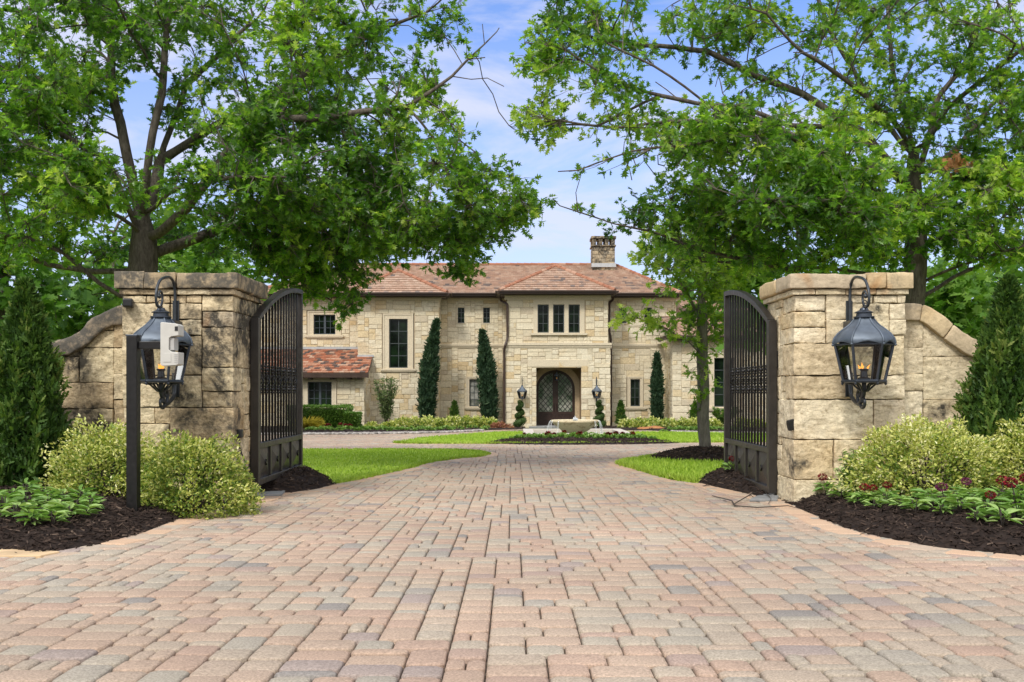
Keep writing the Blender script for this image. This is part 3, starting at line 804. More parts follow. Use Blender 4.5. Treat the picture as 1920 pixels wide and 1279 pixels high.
b = MB(); b.prism([(x, y, g(y)+.001) for x, y in (gp(1405, 941), gp(1458, 941), gp(1455, 932), gp(1420, 933))][::-1], (0, 0, .02))
tag(b.build('flagstone', M['slab'], bevel=.003), 'small grey flagstone under the hinge of the right gate leaf', 'stone')
b = MB()
def gpt(px, py, dz=.012): x, y = gp(px, py); return (x, y, g(y)+dz)
b.tube([gpt(1335, 932), gpt(1372, 943, .02), gpt(1378, 951), gpt(1420, 955, .015), gpt(1478, 953, .02), gpt(1500, 957)], [.004, .006, .006, .005, .004, .002], 6)
b.tube([gpt(1376, 948), gpt(1410, 936, .05), gpt(1432, 931, .06), gpt(1446, 940, .02), gpt(1440, 948)], [.005, .005, .004, .003, .002], 6)
tag(b.build('dead_twig', M['twig'], smooth=True), 'dry forked twig lying on the pavers by the right gate', 'twig')

# ================================================================== PILLAR LANTERNS
def lantern(label, X, Y, wallY, zb, rot, group, side):
    """six-sided gas lantern with ogee hood, hung from a wrought scroll bracket on the pillar front"""
    t = thing('gas_lantern', label, 'lantern', (X, Y, zb), rot, group)
    Rt, Rb, H = .222, .158, .288                 # cage radii and height
    hood_prof = [(.232, 0), (.236, .018), (.226, .050), (.198, .088), (.160, .120), (.122, .148), (.094, .176), (.076, .200), (.066, .212)]
    def hexring(r, z, k): a = k*math.pi/3; return Vector((r*math.cos(a), r*math.sin(a), z))
    hm = MB()
    n = 6
    for k in range(6):
        P = []
        for (r, z) in hood_prof:
            row = []
            for q in range(n+1):
                s = q/n
                p = hexring(r, H+z, k)*(1-s)+hexring(r, H+z, k+1)*s
                if z < .05: p.z += .020*math.sin(math.pi*s)**2*(1-z/.05)   # scalloped lower edge
                out = 1+.05*math.sin(math.pi*s)
                p.x *= out; p.y *= out
                row.append(p)
            P.append(row)
        hm.grid([list(r_)[::-1] for r_ in P][::-1])
    hood = hm.build('hood', M['lantern'], t, smooth=True, sharp=35)
    for k in range(6):
        rm = MB(); rm.tube([hexring(r*1.01, H+z, k) for r, z in hood_prof], .0085, 6); rm.lathe([(.001, -.012), (.011, -.004), (.011, .006), (.001, .012)], 8, hexring(.238, H-.002, k))
        rm.build('rib', M['lantern'], hood, smooth=True)
    vm = MB(); vm.lathe([(.066, H+.210), (.082, H+.214), (.082, H+.224), (.062, H+.226), (.060, H+.252), (.074, H+.254), (.074, H+.258), (.035, H+.276), (.030, H+.290), (.012, H+.298), (.012, H+.31), (.001, H+.312)], 16)
    vm.build('vent_cap', M['lantern_frame'], t, smooth=True, sharp=40)
    fm = MB()
    for k in range(6):
        a, b_ = hexring(Rb, 0, k), hexring(Rt, H, k)
        fm.tube([a, b_], .0115, 6)
        fm.tube([hexring(Rb+.008, -.004, k), hexring(Rb+.008, -.004, k+1)], .013, 6)
        fm.tube([hexring(Rt, H, k), hexring(Rt, H, k+1)], .010, 6)
        fm.lathe([(.001, -.03), (.009, -.024), (.012, -.014), (.006, -.006)], 8, hexring(Rb+.006, -.006, k))
    fm.prism([hexring(Rb, -.012, k) for k in range(6)], (0, 0, .012))
    fm.build('cage_frame', M['lantern_frame'], t)
    for k in range(6):
        gm = MB(); a, b_, c, d = hexring(Rb*.985, .008, k), hexring(Rb*.985, .008, k+1), hexring(Rt*.985, H-.004, k+1), hexring(Rt*.985, H-.004, k)
        gm.face([a, b_, c, d]); gm.build('glass_pane', M['lampglass'], t)
    bm_ = MB(); bm_.lathe([(.05, 0), (.05, .02), (.03, .03), (.026, .075), (.034, .085), (.034, .095), (.001, .096)], 12)
    bm_.build('burner', M['lantern_frame'], t, smooth=True, sharp=40)
    fl = MB()
    def tongue(cx, cy, h, w, lean):
        fl.lathe([(.002, 0), (w*.8, h*.12), (w, h*.25), (w*.62, h*.5), (w*.25, h*.8), (.0008, h)], 8, (cx, cy, .095))
        for i in range(len(fl.v)-48, len(fl.v)):
            x, y, z = fl.v[i]; fl.v[i] = (x+lean*((z-.095)/h)**2, y, z)
    if side < 0: tongue(0, 0, .078, .017, .010); tongue(-.013, .004, .042, .010, -.012); tongue(.014, 0, .038, .009, .015)
    else: tongue(-.012, 0, .052, .012, -.006); tongue(-.032, .004, .034, .010, -.016); tongue(.028, 0, .038, .009, .022)
    fl.build('flame', M['flame'], t, smooth=True)
    # scroll bracket: drawn in the plane that runs from the wall (d>0) out over the lantern
    c, s = math.cos(-rot), math.sin(-rot)
    def bp(d, z, x=0): return (x*c-d*s, x*s+d*c, z)
    D = wallY-Y
    km = MB()
    up = smooth_line([(D-.03, .50), (D-.03, .70), (D-.045, .78), (D-.10, .835), (D-.20, .845), (-.02, .80), (-.105, .70), (-.105, .61), (-.06, .585), (-.0, .60), (.03, .65), (.02, .70), (-.02, .712), (-.045, .69), (-.035, .665)], 6)
    km.tube([bp(a, z) for a, z in up], list(np.linspace(.013, .009, len(up))), 8)
    km.lathe([(.001, -.02), (.017, -.012), (.02, 0), (.017, .012), (.001, .02)], 10, bp(-.035, .672))
    ring = [bp(-.02+.018*math.sin(a)*0-.0, H+.33+.022*math.sin(a), .018*math.cos(a)) for a in np.linspace(0, 2*math.pi, 13)]
    km.tube(ring, .004, 6, False); km.tube([bp(0, H+.30), bp(-.03, .60)], .006, 6)
    a, b_ = bp(D-.012, .62, -.03), bp(D-.012, .62, .03)
    km.obox(bp(D-.01, .56), Vector(bp(0, 0, .026)), Vector(bp(.008, 0)), (0, 0, .11))
    km.obox(bp(D-.10, .455), Vector(bp(0, 0, .05)), Vector(bp(.09, 0)), (0, 0, .04))
    km.build('upper_bracket', M['bracket'], t, smooth=True, sharp=50)
    km = MB()
    lo = smooth_line([(0, -.015), (0, -.075), (.03, -.13), (.10, -.185), (.18, -.175), (D-.06, -.12), (D-.025, -.04), (D-.02, .03)], 6)
    km.tube([bp(a, z) for a, z in lo], list(np.linspace(.019, .016, len(lo))), 8)
    cu = smooth_line([(.10, -.182), (.045, -.215), (0, -.205), (-.02, -.17), (.0, -.145), (.03, -.155)], 6)
    km.tube([bp(a, z) for a, z in cu], list(np.linspace(.016, .010, len(cu))), 8)
    cu = smooth_line([(.12, -.18), (.15, -.12), (.13, -.075), (.09, -.07), (.075, -.10), (.10, -.12)], 6)
    km.tube([bp(a, z) for a, z in cu], list(np.linspace(.014, .010, len(cu))), 8)
    km.lathe([(.001, -.02), (.018, -.01), (.018, .01), (.001, .02)], 10, bp(.10, -.115)); km.lathe([(.001, -.02), (.018, -.01), (.018, .01), (.001, .02)], 10, bp(.025, -.158))
    for k in range(6):
        q = hexring(Rb, -.012, k); km.tube([q, q*.55+Vector((0, 0, -.022)), Vector((q.x*.15, q.y*.15, -.085))], [.008, .008, .009], 6)
    km.obox(bp(D-.012, -.03), Vector(bp(0, 0, .03)), Vector(bp(.01, 0)), (0, 0, .10))
    km.build('lower_bracket', M['bracket'], t, smooth=True, sharp=50)
    return t
LY = 7.94; ls = LY/F
zl = CH-(714-HZ)*ls
lantern('blue-grey gas lantern on the left pillar, partly behind the white box', (302-960)*ls, LY, PY+.002, zl, R(8), 'gas lanterns on the gate pillars', -1)
lantern('blue-grey gas lantern on the right pillar, clear of other things', (1620-960)*ls, LY, PY+.002, zl, R(-12), 'gas lanterns on the gate pillars', 1)

# ================================================================== KEYPAD POST
kx, ky = -2.70, 7.10
ks = ky/F
kz = CH-(628-HZ)*ks
t = thing('keypad_post', 'slim black steel post with side arm standing in the left mulch bed', 'post', (kx, ky, g(ky)))
b = MB(); b.box(kx-.038, ky-.038, g(ky)-.05, kx+.038, ky+.038, kz-.012); b.build('post', M['iron_black'], t, True, bevel=.004)
b = MB(); b.box(kx-.042, ky-.042, kz-.012, kx+.042, ky+.042, kz); b.build('post_cap', M['lantern_frame'], t, True, bevel=.003)
za = CH-(647.5-HZ)*ks
b = MB(); b.box(kx+.038, ky-.012, za-.027, kx+.315, ky+.035, za+.027); b.build('arm', M['iron_black'], t, True, bevel=.003)
# white entry box on the end of the arm
def kp(px, py): return ((px-960)*ks, CH-(py-HZ)*ks)
tb = thing('entry_keypad', 'white plastic entry box on the black arm, in front of the left lantern', 'keypad', (kp(329, 650)[0], ky-.10, kp(329, 690)[1]))
out = [(313, 607.5), (316, 606.5), (341, 609), (346, 612), (346.5, 631), (333, 633), (329, 636), (328.5, 657), (333, 661), (346.5, 662), (346, 684), (342, 686), (317, 687.3), (313, 685)]
b = MB(); b.prism([(kp(*p)[0], ky-.135, kp(*p)[1]) for p in out], (0, .12, 0)); b.build('housing', M['white'], tb, True, bevel=.004)
b = MB(); x0, z0 = kp(319, 664); x1, z1 = kp(333, 680); b.box(x0, ky-.138, z1, x1, ky-.1345, z0); b.build('access_plate', M['white'], tb, True, bevel=.001)
b = MB(); x0, z0 = kp(340, 614.5); x1, z1 = kp(345.5, 622.5); b.box(x0, ky-.139, z1, x1, ky-.1345, z0); b.build('camera_eye', M['black'], tb, True)
b = MB(); x0, z0 = kp(329.5, 635); x1, z1 = kp(337, 658); b.box(x0, ky-.12, z1, x1, ky-.03, z0); b.build('display_window', M['white_dark'], tb, True, bevel=.002)
b = MB()
for k in range(5): x0, z0 = kp(339, 665+k*3.6); x1, z1 = kp(345, 666.6+k*3.6); b.box(x0, ky-.138, z1, x1, ky-.1345, z0)
b.build('vent_slot', M['white_dark'], tb, True)

# ================================================================== SMALL DEVICES ON THE PILLARS
def device(name, label, cat, c, w, d, h, aim, col, lens, group=None):
    t = thing(name, label, cat, c, group=group)
    ax = Vector(aim).normalized(); up = Vector((0, 0, 1)); sd = ax.cross(up).normalized(); up = sd.cross(ax)
    b = MB(); b.obox((0, 0, 0), sd*w, ax*d, up*h); b.build('housing', col, t, bevel=min(w, h)*.35)
    b = MB(); b.obox(ax*(d+.001), sd*w*.78, ax*.004, up*h*.75); b.build('lens', lens, t, bevel=.003)
    b = MB(); b.tube([-ax*d*.6, -ax*(d+.05)], .012, 8); b.build('mounting_arm', M['black'], t)
    return t
pz = lambda py, Y: CH-(py-HZ)*Y/F
device('flood_light', 'small black flood light on the left edge of the stained pillar', 'light', (-3.175, PY-.065, pz(568.5, PY-.065)), .040, .055, .036, (.30, -1, 0), M['black'], M['black'])
t = thing('gate_sensor', 'small black photo sensor with cable low on the stained left pillar', 'sensor', (-2.30, PY+.10, pz(813, PY+.1)))
b = MB(); b.box(-.028, -.03, -.035, .026, .03, .035); b.build('housing', M['black'], t, bevel=.006)
b = MB(); b.tube([(-.005, 0, -.03), (0, .01, -.12), (.04, .03, -.25), (.03, .05, -.42)], .006, 6); b.build('cable', M['black'], t)
device('gate_sensor', 'small black tilted photo sensor low on the pale right pillar', 'sensor', (2.335, PY+.02, pz(797, PY)), .020, .032, .045, (-.9, -.35, -.25), M['black'], M['black'])
# ================================================================== LEAVES
def tmpl(half, fold=.25, droop=.15):
    """half outline (x>=0) from base to tip -> two ngons folded along the midrib"""
    v = []; a = []; b = []
    for x, y in half: v.append((x, y, fold*x-droop*y*y)); a.append(len(v)-1)
    b.append(a[0])
    for x, y in half[1:-1]: v.append((-x, y, fold*x-droop*y*y)); b.append(len(v)-1)
    b.append(a[-1])
    return np.array(v), [a, b[::-1]]
OAK = tmpl([(0, 0), (.03, .17), (.26, .20), (.09, .31), (.42, .52), (.10, .53), (.30, .78), (.08, .75), (0, 1)])
OVAL = tmpl([(0, 0), (.17, .22), (.24, .5), (.15, .8), (0, 1)])
LANCE = tmpl([(0, 0), (.13, .25), (.17, .5), (.09, .8), (0, 1)], .2, .35)
CLUMP = tmpl([(0, 0), (.30, .10), (.22, .28), (.50, .42), (.28, .55), (.40, .82), (.12, .74), (0, 1)], .2, .1)
SPRAY = tmpl([(0, 0), (.05, .22), (.17, .34), (.07, .42), (.20, .62), (.07, .64), (.10, .84), (0, 1)], .15, -.05)
BLADE = tmpl([(0, 0), (.05, .3), (.04, .7), (0, 1)], .3, .45)
def leafmesh(pos, size, T, yaw=None, pitch=(-.2, .5), roll=.6, r=None, dirs=None, jit=.35):
    n = len(pos); V, faces = T
    if dirs is None:
        yaw = RNG.uniform(0, 6.283, n) if yaw is None else yaw
        p = RNG.normal(pitch[0], pitch[1], n)
        d = np.c_[np.cos(yaw)*np.cos(p), np.sin(yaw)*np.cos(p), np.sin(p)]
    else:
        d = dirs+RNG.normal(0, jit, (n, 3)); d /= np.linalg.norm(d, axis=1)[:, None]
    up = np.tile([0., 0, 1.], (n, 1))+RNG.normal(0, .02, (n, 3))
    s = np.cross(d, up); s /= np.linalg.norm(s, axis=1)[:, None]+1e-9
    nn = np.cross(s, d); ro = RNG.normal(0, roll, n)[:, None]
    s, nn = s*np.cos(ro)+nn*np.sin(ro), nn*np.cos(ro)-s*np.sin(ro)
    size = np.broadcast_to(size, n)[:, None, None]
    P = pos[:, None]+size*(V[None, :, 0, None]*s[:, None]+V[None, :, 1, None]*d[:, None]+V[None, :, 2, None]*nn[:, None])
    k = len(V); base = (np.arange(n)*k)[:, None]
    L = np.concatenate([base+np.array(f)[None] for f in faces], 1)
    tot = np.tile([len(f) for f in faces], n)
    if r is None: r = RNG.random(n)
    return npmesh(P.reshape(-1, 3), L.ravel(), tot, np.repeat(r, len(faces)))

# ================================================================== TREES
def resample(pts, step):
    pts = [np.array(p, float) for p in pts]; out = [pts[0]]
    for a, b in zip(pts[:-1], pts[1:]):
        n = max(1, int(round(np.linalg.norm(b-a)/step)))
        out += [a+(b-a)*k/n for k in range(1, n+1)]
    return out
def grow(limbs, attract, step=.22, kill=.30, infl=3.0, iters=120, rs=None):
    rs = rs or random
    pos = []; par = []; dist = []
    for li, limb in enumerate(limbs):
        L = resample(limb, step)
        L = [p+(np.array(noise.noise_vector(Vector(p*1.3)))*.06*min(1, k*.3) if li or k else 0) for k, p in enumerate(L)]
        if li == 0:
            for k, p in enumerate(L): pos.append(p); par.append(k-1)
        else:
            A = np.array(pos); j = int(np.argmin(((A-L[0])**2).sum(1))); prev = j
            for p in L[1:]: pos.append(p); par.append(prev); prev = len(pos)-1
    att = [np.array(a) for a in attract]; alive = list(range(len(att))); reach = {}
    for it in range(iters):
        kd = kdtree.KDTree(len(pos))
        for i, p in enumerate(pos): kd.insert(p, i)
        kd.balance(); acc = {}; still = []
        for a in alive:
            p = att[a]; co, i, d = kd.find(p)
            if d < kill: reach[a] = i; continue
            still.append(a)
            if d < infl or it > 12: acc.setdefault(i, []).append((p-pos[i])/d)
        alive = still
        if not alive or not acc: break
        for i, dirs in acc.items():
            v = np.sum(dirs, 0)/len(dirs); v = v+np.array([rs.gauss(0, .22), rs.gauss(0, .22), rs.gauss(.04, .18)])
            if par[i] >= 0:
                q = pos[i]-pos[par[i]]; v = v+.45*q/(np.linalg.norm(q)+1e-9)
            v /= np.linalg.norm(v)+1e-9
            pos.append(pos[i]+v*step); par.append(i)
    return pos, par, reach
def branch_mesh(pos, par, r0, rroot, minr=.0035, sides=6):
    n = len(pos); kids = [[] for _ in range(n)]
    for i, p in enumerate(par):
        if p >= 0: kids[p].append(i)
    rr = [0]*n
    for i in range(n-1, -1, -1):
        rr[i] = (sum(rr[k]**2.2 for k in kids[i]))**(1/2.2) if kids[i] else 1.0
    e = math.log(rroot/r0)/math.log(max(rr[0], 1.001))
    rad = [r0*x**e for x in rr]
    mb = MB(); stack = [(0, None)]
    while stack:
        i, p = stack.pop(); chain = []; rs_ = []
        if p is not None: chain.append(pos[p]); rs_.append(min(rad[p], rad[i]*1.25))
        while True:
            chain.append(pos[i]); rs_.append(rad[i])
            if not kids[i]: break
            ks = sorted(kids[i], key=lambda k: -rad[k])
            for k in ks[1:]: stack.append((k, i))
            i = ks[0]
        if len(chain) < 2: continue
        big = max(rs_)
        s = 12 if big > .10 else 8 if big > .035 else 5 if big > .012 else 4
        mb.tube([tuple(c) for c in chain], [max(minr, q) for q in rs_], s, False)
    return mb, rad
def pads_to_points(pads, dens):
    out = []; kindv = []
    for P in pads:
        cx, cy, rx, ry, Y, dY, k = P[:7]
        n = max(3, int(rx*ry*math.pi*dens*k)); bare = len(P) > 7
        m = 0
        while m < n:
            a, b, c = RNG.uniform(-1, 1, 3)
            if a*a+b*b+c*c > 1: continue
            q = at(cx+a*rx, cy+b*ry, Y+c*dY)
            # clumping: keep points where a 3d noise is high
            if noise.noise(Vector(q)*1.5) < .02 and random.random() < .85: m += .4; continue
            out.append(np.array(q)); kindv.append(bare); m += 1
    return out, kindv
def oak(label, base, limbs, pads, dens, nleaf, lsize, rroot, mat_leaf, mat_bark, group=None, r0=.006, step=.22, kill=.3, cl=.165, bright=0, cat='tree', name='oak_tree', T=OAK, pitch=(-.25, .5)):
    t = thing(name, label, cat, base, group=group)
    pts, bare = pads_to_points(pads, dens)
    pos, par, reach = grow(limbs, pts, step, kill)
    mb, rad = branch_mesh(pos, par, r0, rroot)
    mb.build('trunk', mat_bark, t, True, smooth=True)
    C_ = []; BASE = []
    for a, i in reach.items():
        if bare[a]: continue
        C_.append(pts[a]*.6+pos[i]*.4); BASE.append(pos[i])
    # foliage also along thin twigs
    for i in range(len(pos)):
        if rad[i] < r0*1.9 and par[i] >= 0 and random.random() < .35: C_.append(pos[i]); BASE.append(pos[par[i]])
    if any(bare):
        B = np.array([p for p, b_ in zip(pts, bare) if b_])
        kp = [k for k, c in enumerate(C_) if ((B-c)**2).sum(1).min() > .45**2 or random.random() < .22]; C_ = [C_[k] for k in kp]; BASE = [BASE[k] for k in kp]
    C_ = np.array(C_)
    cn = np.array([noise.noise(Vector(c)*.9) for c in C_])
    if T is OAK:                               # short twigs, each ending in a rosette of leaves
        ntw = 4; per = max(3, int(round(nleaf/ntw)))
        Cr = np.repeat(C_, ntw, 0); B0 = np.repeat(np.array(BASE), ntw, 0); m = len(Cr)
        o = RNG.normal(0, 1, (m, 3)); o[:, 2] *= .6; o /= np.linalg.norm(o, axis=1)[:, None]
        tip = Cr+o*RNG.uniform(.35, 1.75, m)[:, None]*cl
        tm = MB()
        for a_, b_ in zip(B0, tip):
            mid = (a_+b_)/2+RNG.normal(0, .02, 3); tm.tube([tuple(a_), tuple(mid), tuple(b_)], [.0045, .0036, .0022], 3, False)
        tm.build('twigs', mat_bark, t, True)
        P = np.repeat(tip, per, 0); n = len(P); d = np.repeat(tip-B0, per, 0); d /= np.linalg.norm(d, axis=1)[:, None]+1e-9
        back = RNG.random(n)*.10*(RNG.random(n) < .5); P = P-d*back[:, None]+RNG.normal(0, .008, (n, 3))
        d = d*.55+np.array([0, 0, -.12]); d[:, 2] *= .6
        r = np.clip(np.repeat(cn*.45+.44+bright, ntw*per)+np.repeat(RNG.normal(0, .17, m), per)+RNG.normal(0, .12, n), 0, 1)
        link('crown', leafmesh(P, lsize*RNG.uniform(.65, 1.25, n), T, dirs=d, jit=.62, roll=.6, r=r), mat_leaf, t, True)
    else:
        P = np.repeat(C_, nleaf, 0); n = len(P)
        off = RNG.normal(0, cl, (n, 3)); off[:, 2] *= .62
        P = P+off
        r = np.clip(np.repeat(cn*.45+.42+bright, nleaf)+RNG.normal(0, .17, n), 0, 1)
        link('crown', leafmesh(P, lsize*RNG.uniform(.65, 1.2, n), T, pitch=pitch, roll=.65, r=r), mat_leaf, t, True)
    print(label[:30], 'nodes', len(pos), 'leaves', n)
    return t

YL = 12.3
A_ = lambda px, py, Y: tuple(at(px, py, Y))
bx = at(268, 900, YL)
limbsL = [
    [(bx.x, YL, g(YL)-.1), A_(268, 560, YL), A_(272, 500, YL), A_(268, 440, YL), A_(262, 400, YL)],
    [A_(264, 420, YL), A_(280, 330, 12.0), A_(290, 250, 11.9), A_(306, 180, 11.9), A_(318, 60, 12.1), A_(330, -60, 12.3)],
    [A_(266, 430, YL), A_(238, 300, 12.4), A_(215, 200, 12.5), A_(212, 90, 12.6), A_(198, -20, 12.7)],
    [A_(272, 410, YL), A_(300, 300, 12.8), A_(345, 160, 13.2), A_(420, 90, 13.6), A_(480, 40, 14)],
    [A_(278, 452, YL), A_(310, 425, 12.1), A_(350, 390, 11.8), A_(430, 280, 11.6), A_(520, 220, 11.4), A_(640, 215, 11.2), A_(760, 195, 11.2), A_(850, 140, 11.3), A_(905, 85, 11.4)],
    [A_(276, 480, YL), A_(320, 462, 12.6), A_(390, 440, 13), A_(500, 400, 13.2), A_(620, 390, 13.2), A_(760, 400, 13), A_(880, 400, 12.8)],
    [A_(276, 400, YL), A_(340, 350, 11.3), A_(440, 330, 10.8), A_(560, 330, 10.6)],
    [A_(262, 440, YL), A_(200, 300, 11.6), A_(100, 245, 11.2), A_(15, 200, 11)],
    [A_(262, 560, YL), A_(225, 556, 12.1), A_(185, 530, 11.9), A_(120, 480, 11.7), A_(50, 450, 11.5), A_(-30, 430, 11.3)],
    [A_(262, 510, YL), A_(180, 508, 12.4), A_(90, 492, 12.4), A_(20, 470, 12.5)],
    [A_(262, 430, YL), A_(205, 400, 11.4), A_(175, 330, 10.8), A_(150, 300, 10.4)],
    [A_(300, 300, 12.8), A_(420, 230, 12.8), A_(560, 150, 12.8), A_(700, 60, 12.6), A_(800, 30, 12.5)],
]
padsL = [
    (180, -130, 220, 90, 12.3, 2.2, .5), (480, -130, 200, 90, 12.6, 2, .45), (-170, 60, 130, 160, 12, 2, .5), (-190, 300, 110, 130, 11.8, 1.6, .5), (740, -60, 110, 80, 12.4, 1.4, .3),
    (100, 80, 180, 130, 12.2, 2.2, .72), (330, 30, 190, 90, 12.6, 2.2, .55), (540, 70, 170, 110, 12.6, 2.0, .62), (700, 130, 130, 110, 12.2, 1.6, .45), (850, 60, 60, 60, 12, .8, .25), (790, 260, 120, 80, 11.6, 1.3, .5),
    (30, 230, 130, 120, 11.6, 1.8, .9), (150, 190, 100, 80, 12.4, 1.6, .42), (450, 210, 170, 100, 12.2, 1.8, .58), (600, 280, 200, 100, 11.8, 1.8, .95), (760, 350, 170, 90, 11.8, 1.5, .85), (890, 380, 110, 80, 12.2, 1.2, .7),
    (985, 390, 45, 35, 12.4, .5, .6), (560, 410, 210, 80, 12.6, 1.8, 1.25), (730, 430, 170, 60, 12.4, 1.5, 1.15), (860, 450, 90, 50, 12.4, 1.0, .8), (870, 500, 35, 32, 12.5, .5, .8), (600, 490, 110, 50, 12.8, 1.2, 1.3), (480, 475, 110, 50, 13.2, 1.2, .9), (640, 560, 45, 38, 12.6, .6, .95), (580, 530, 70, 40, 13.2, .8, 1.1), (660, 500, 55, 50, 12.8, .8, 1.3),
    (60, 390, 120, 90, 12, 1.6, .9), (170, 345, 105, 62, 10.6, .8, 1.1), (340, 400, 60, 60, 12.8, 1.2, .25), (20, 480, 90, 40, 11.8, 1.2, .7), (190, 470, 90, 30, 13.4, 1.2, .5), (400, 330, 110, 60, 11, 1.0, .8), (950, 260, 40, 60, 11.8, .6, .18), (930, 170, 50, 90, 11.6, .7, .12, 1), (880, 110, 60, 90, 11.5, .6, .12, 1),
]
oak('large oak with spreading dark crown behind the left gate pillar', (bx.x, YL, g(YL)), limbsL, padsL, .0044, 22, .100, .18, M['oak'], M['bark'], 'big oaks flanking the gate', bright=.02)

YR = 13.0
bx = at(1712, 900, YR)
limbsR = [
    [(bx.x, YR, g(YR)-.1), A_(1710, 600, YR), A_(1712, 540, YR), A_(1716, 430, YR), A_(1716, 320, YR), A_(1708, 250, YR)],
    [A_(1712, 270, YR), A_(1690, 200, 12.8), A_(1672, 120, 12.8), A_(1665, 40, 12.9), A_(1662, -60, 13)],
    [A_(1706, 280, YR), A_(1672, 215, 12.5), A_(1590, 150, 12), A_(1510, 95, 11.6), A_(1440, 25, 11.4), A_(1380, 10, 11.3)],
    [A_(1704, 290, YR), A_(1640, 200, 13.3), A_(1560, 60, 13.8), A_(1520, -40, 14)],
    [A_(1718, 300, YR), A_(1775, 205, 12.6), A_(1830, 160, 12.3), A_(1890, 112, 12), A_(1950, 70, 11.8)],
    [A_(1720, 340, YR), A_(1790, 280, 13.2), A_(1860, 200, 13.4), A_(1925, 140, 13.6)],
    [A_(1722, 330, YR), A_(1760, 180, 13.4), A_(1860, 50, 13.6), A_(1930, -20, 13.8)],
    [A_(1708, 360, YR), A_(1620, 250, 12.2), A_(1480, 232, 11.7), A_(1370, 200, 11.4), A_(1240, 185, 11.2), A_(1120, 235, 11.1), A_(1020, 225, 11)],
    [A_(1706, 400, YR), A_(1560, 300, 11.8), A_(1440, 228, 11.2), A_(1340, 205, 11), A_(1230, 130, 10.9), A_(1140, 80, 10.8)],
    [A_(1706, 480, YR), A_(1600, 470, 12.6), A_(1480, 510, 12.3), A_(1370, 487, 12), A_(1250, 447, 11.8), A_(1120, 405, 11.6), A_(1050, 383, 11.5)],
    [A_(1708, 520, YR), A_(1560, 508, 13), A_(1440, 500, 13), A_(1320, 490, 13)],
    [A_(1722, 530, YR), A_(1800, 500, 12.6), A_(1880, 470, 12.2), A_(1950, 450, 12)],
    [A_(1722, 560, YR), A_(1790, 520, 13.4), A_(1860, 490, 13.6), A_(1940, 485, 13.8)],
    [A_(1706, 420, YR), A_(1600, 400, 11.4), A_(1480, 380, 10.6), A_(1380, 370, 10.3)],
    [A_(1620, 250, 12.2), A_(1500, 180, 12.6), A_(1330, 100, 12.6), A_(1200, 85, 12.4), A_(1080, 60, 12.2)],
    [A_(1240, 185, 11.2), A_(1150, 150, 11), A_(1060, 90, 10.9)],
    [A_(1440, 228, 11.2), A_(1300, 270, 11), A_(1180, 290, 10.9), A_(1080, 320, 10.8)],
    [A_(1440, 228, 11.2), A_(1280, 225, 11.6), A_(1150, 240, 11.8), A_(1020, 232, 11.9)],
]
padsR = [
    (1400, -110, 190, 80, 12.4, 1.6, .35), (1720, -130, 210, 90, 12.8, 2, .4), (2050, 80, 120, 160, 12.8, 1.8, .45), (2070, 330, 110, 130, 12.8, 1.6, .5), (1130, -70, 110, 60, 11.8, 1.1, .35),
    (1080, 40, 100, 50, 11.6, 1, .42), (1180, 60, 120, 60, 12, 1.2, .40), (1030, 100, 70, 60, 11.2, .8, .45), (1040, 210, 70, 70, 11.4, .9, .5), (1120, 160, 90, 60, 11.4, 1, .42), (1210, 200, 90, 60, 11.6, 1, .42), (1330, 60, 130, 70, 12.2, 1.2, .38), (1390, 130, 110, 80, 12, 1.2, .32),
    (1500, 60, 150, 70, 12.6, 1.6, .40), (1700, 50, 160, 90, 12.8, 1.8, .42), (1860, 110, 100, 110, 12.6, 1.6, .45), (1620, 180, 150, 80, 12.2, 1.5, .44),
    (1310, 250, 130, 70, 11.6, 1.2, .70), (1470, 250, 160, 80, 11.6, 1.3, .70), (1230, 300, 80, 50, 11.8, .8, .5), (1420, 350, 190, 90, 11.4, 1.5, 1.05), (1580, 320, 140, 90, 11.4, 1.2, .95), (1560, 420, 180, 70, 11.6, 1.3, 1.15), (1270, 385, 110, 60, 12, 1.2, .65), (1195, 425, 50, 40, 12.2, .8, .5),
    (1105, 380, 45, 22, 11.6, .5, .4), (1350, 450, 120, 45, 12.6, 1.2, .7), (1450, 480, 130, 45, 12.4, 1.2, .95), (1640, 450, 120, 60, 12.4, 1.2, .9), (1780, 380, 120, 100, 12.6, 1.4, .9), (1880, 350, 80, 120, 12.6, 1.4, 1.0), (1860, 460, 100, 50, 12.8, 1.2, 1.0), (1780, 250, 120, 80, 13.2, 1.4, .30), (1900, 240, 60, 80, 12.8, 1.2, .8),
    (1150, 300, 130, 50, 11.3, .8, .16, 1), (1080, 340, 90, 40, 11.2, .6, .14, 1), (1300, 130, 120, 90, 11.8, 1, .10, 1), (1480, 140, 120, 90, 12, 1, .10, 1),
]
oak('large oak with airy bright crown and bare twigs behind the right gate pillar', (bx.x, YR, g(YR)), limbsR, padsR, .0044, 22, .100, .15, M['oak'], M['bark'], 'big oaks flanking the gate', bright=.10)

# a spray of dry brown leaves caught in the right oak
dl = []
for cx, cy, n in ((1788, 300, 40), (1812, 303, 30), (1770, 312, 12), (1348, 330, 10)):
    for k in range(n): dl.append(np.array(at(cx+random.gauss(0, 9), cy+random.gauss(0, 7), 12.2+random.gauss(0, .15))))
t_ = [o for o in bpy.data.objects if o.name == 'oak_tree.001'][0]
link('dead_leaves', leafmesh(np.array(dl), .10, OAK, pitch=(-.9, .4)), M['dead_leaf'], t_, True)

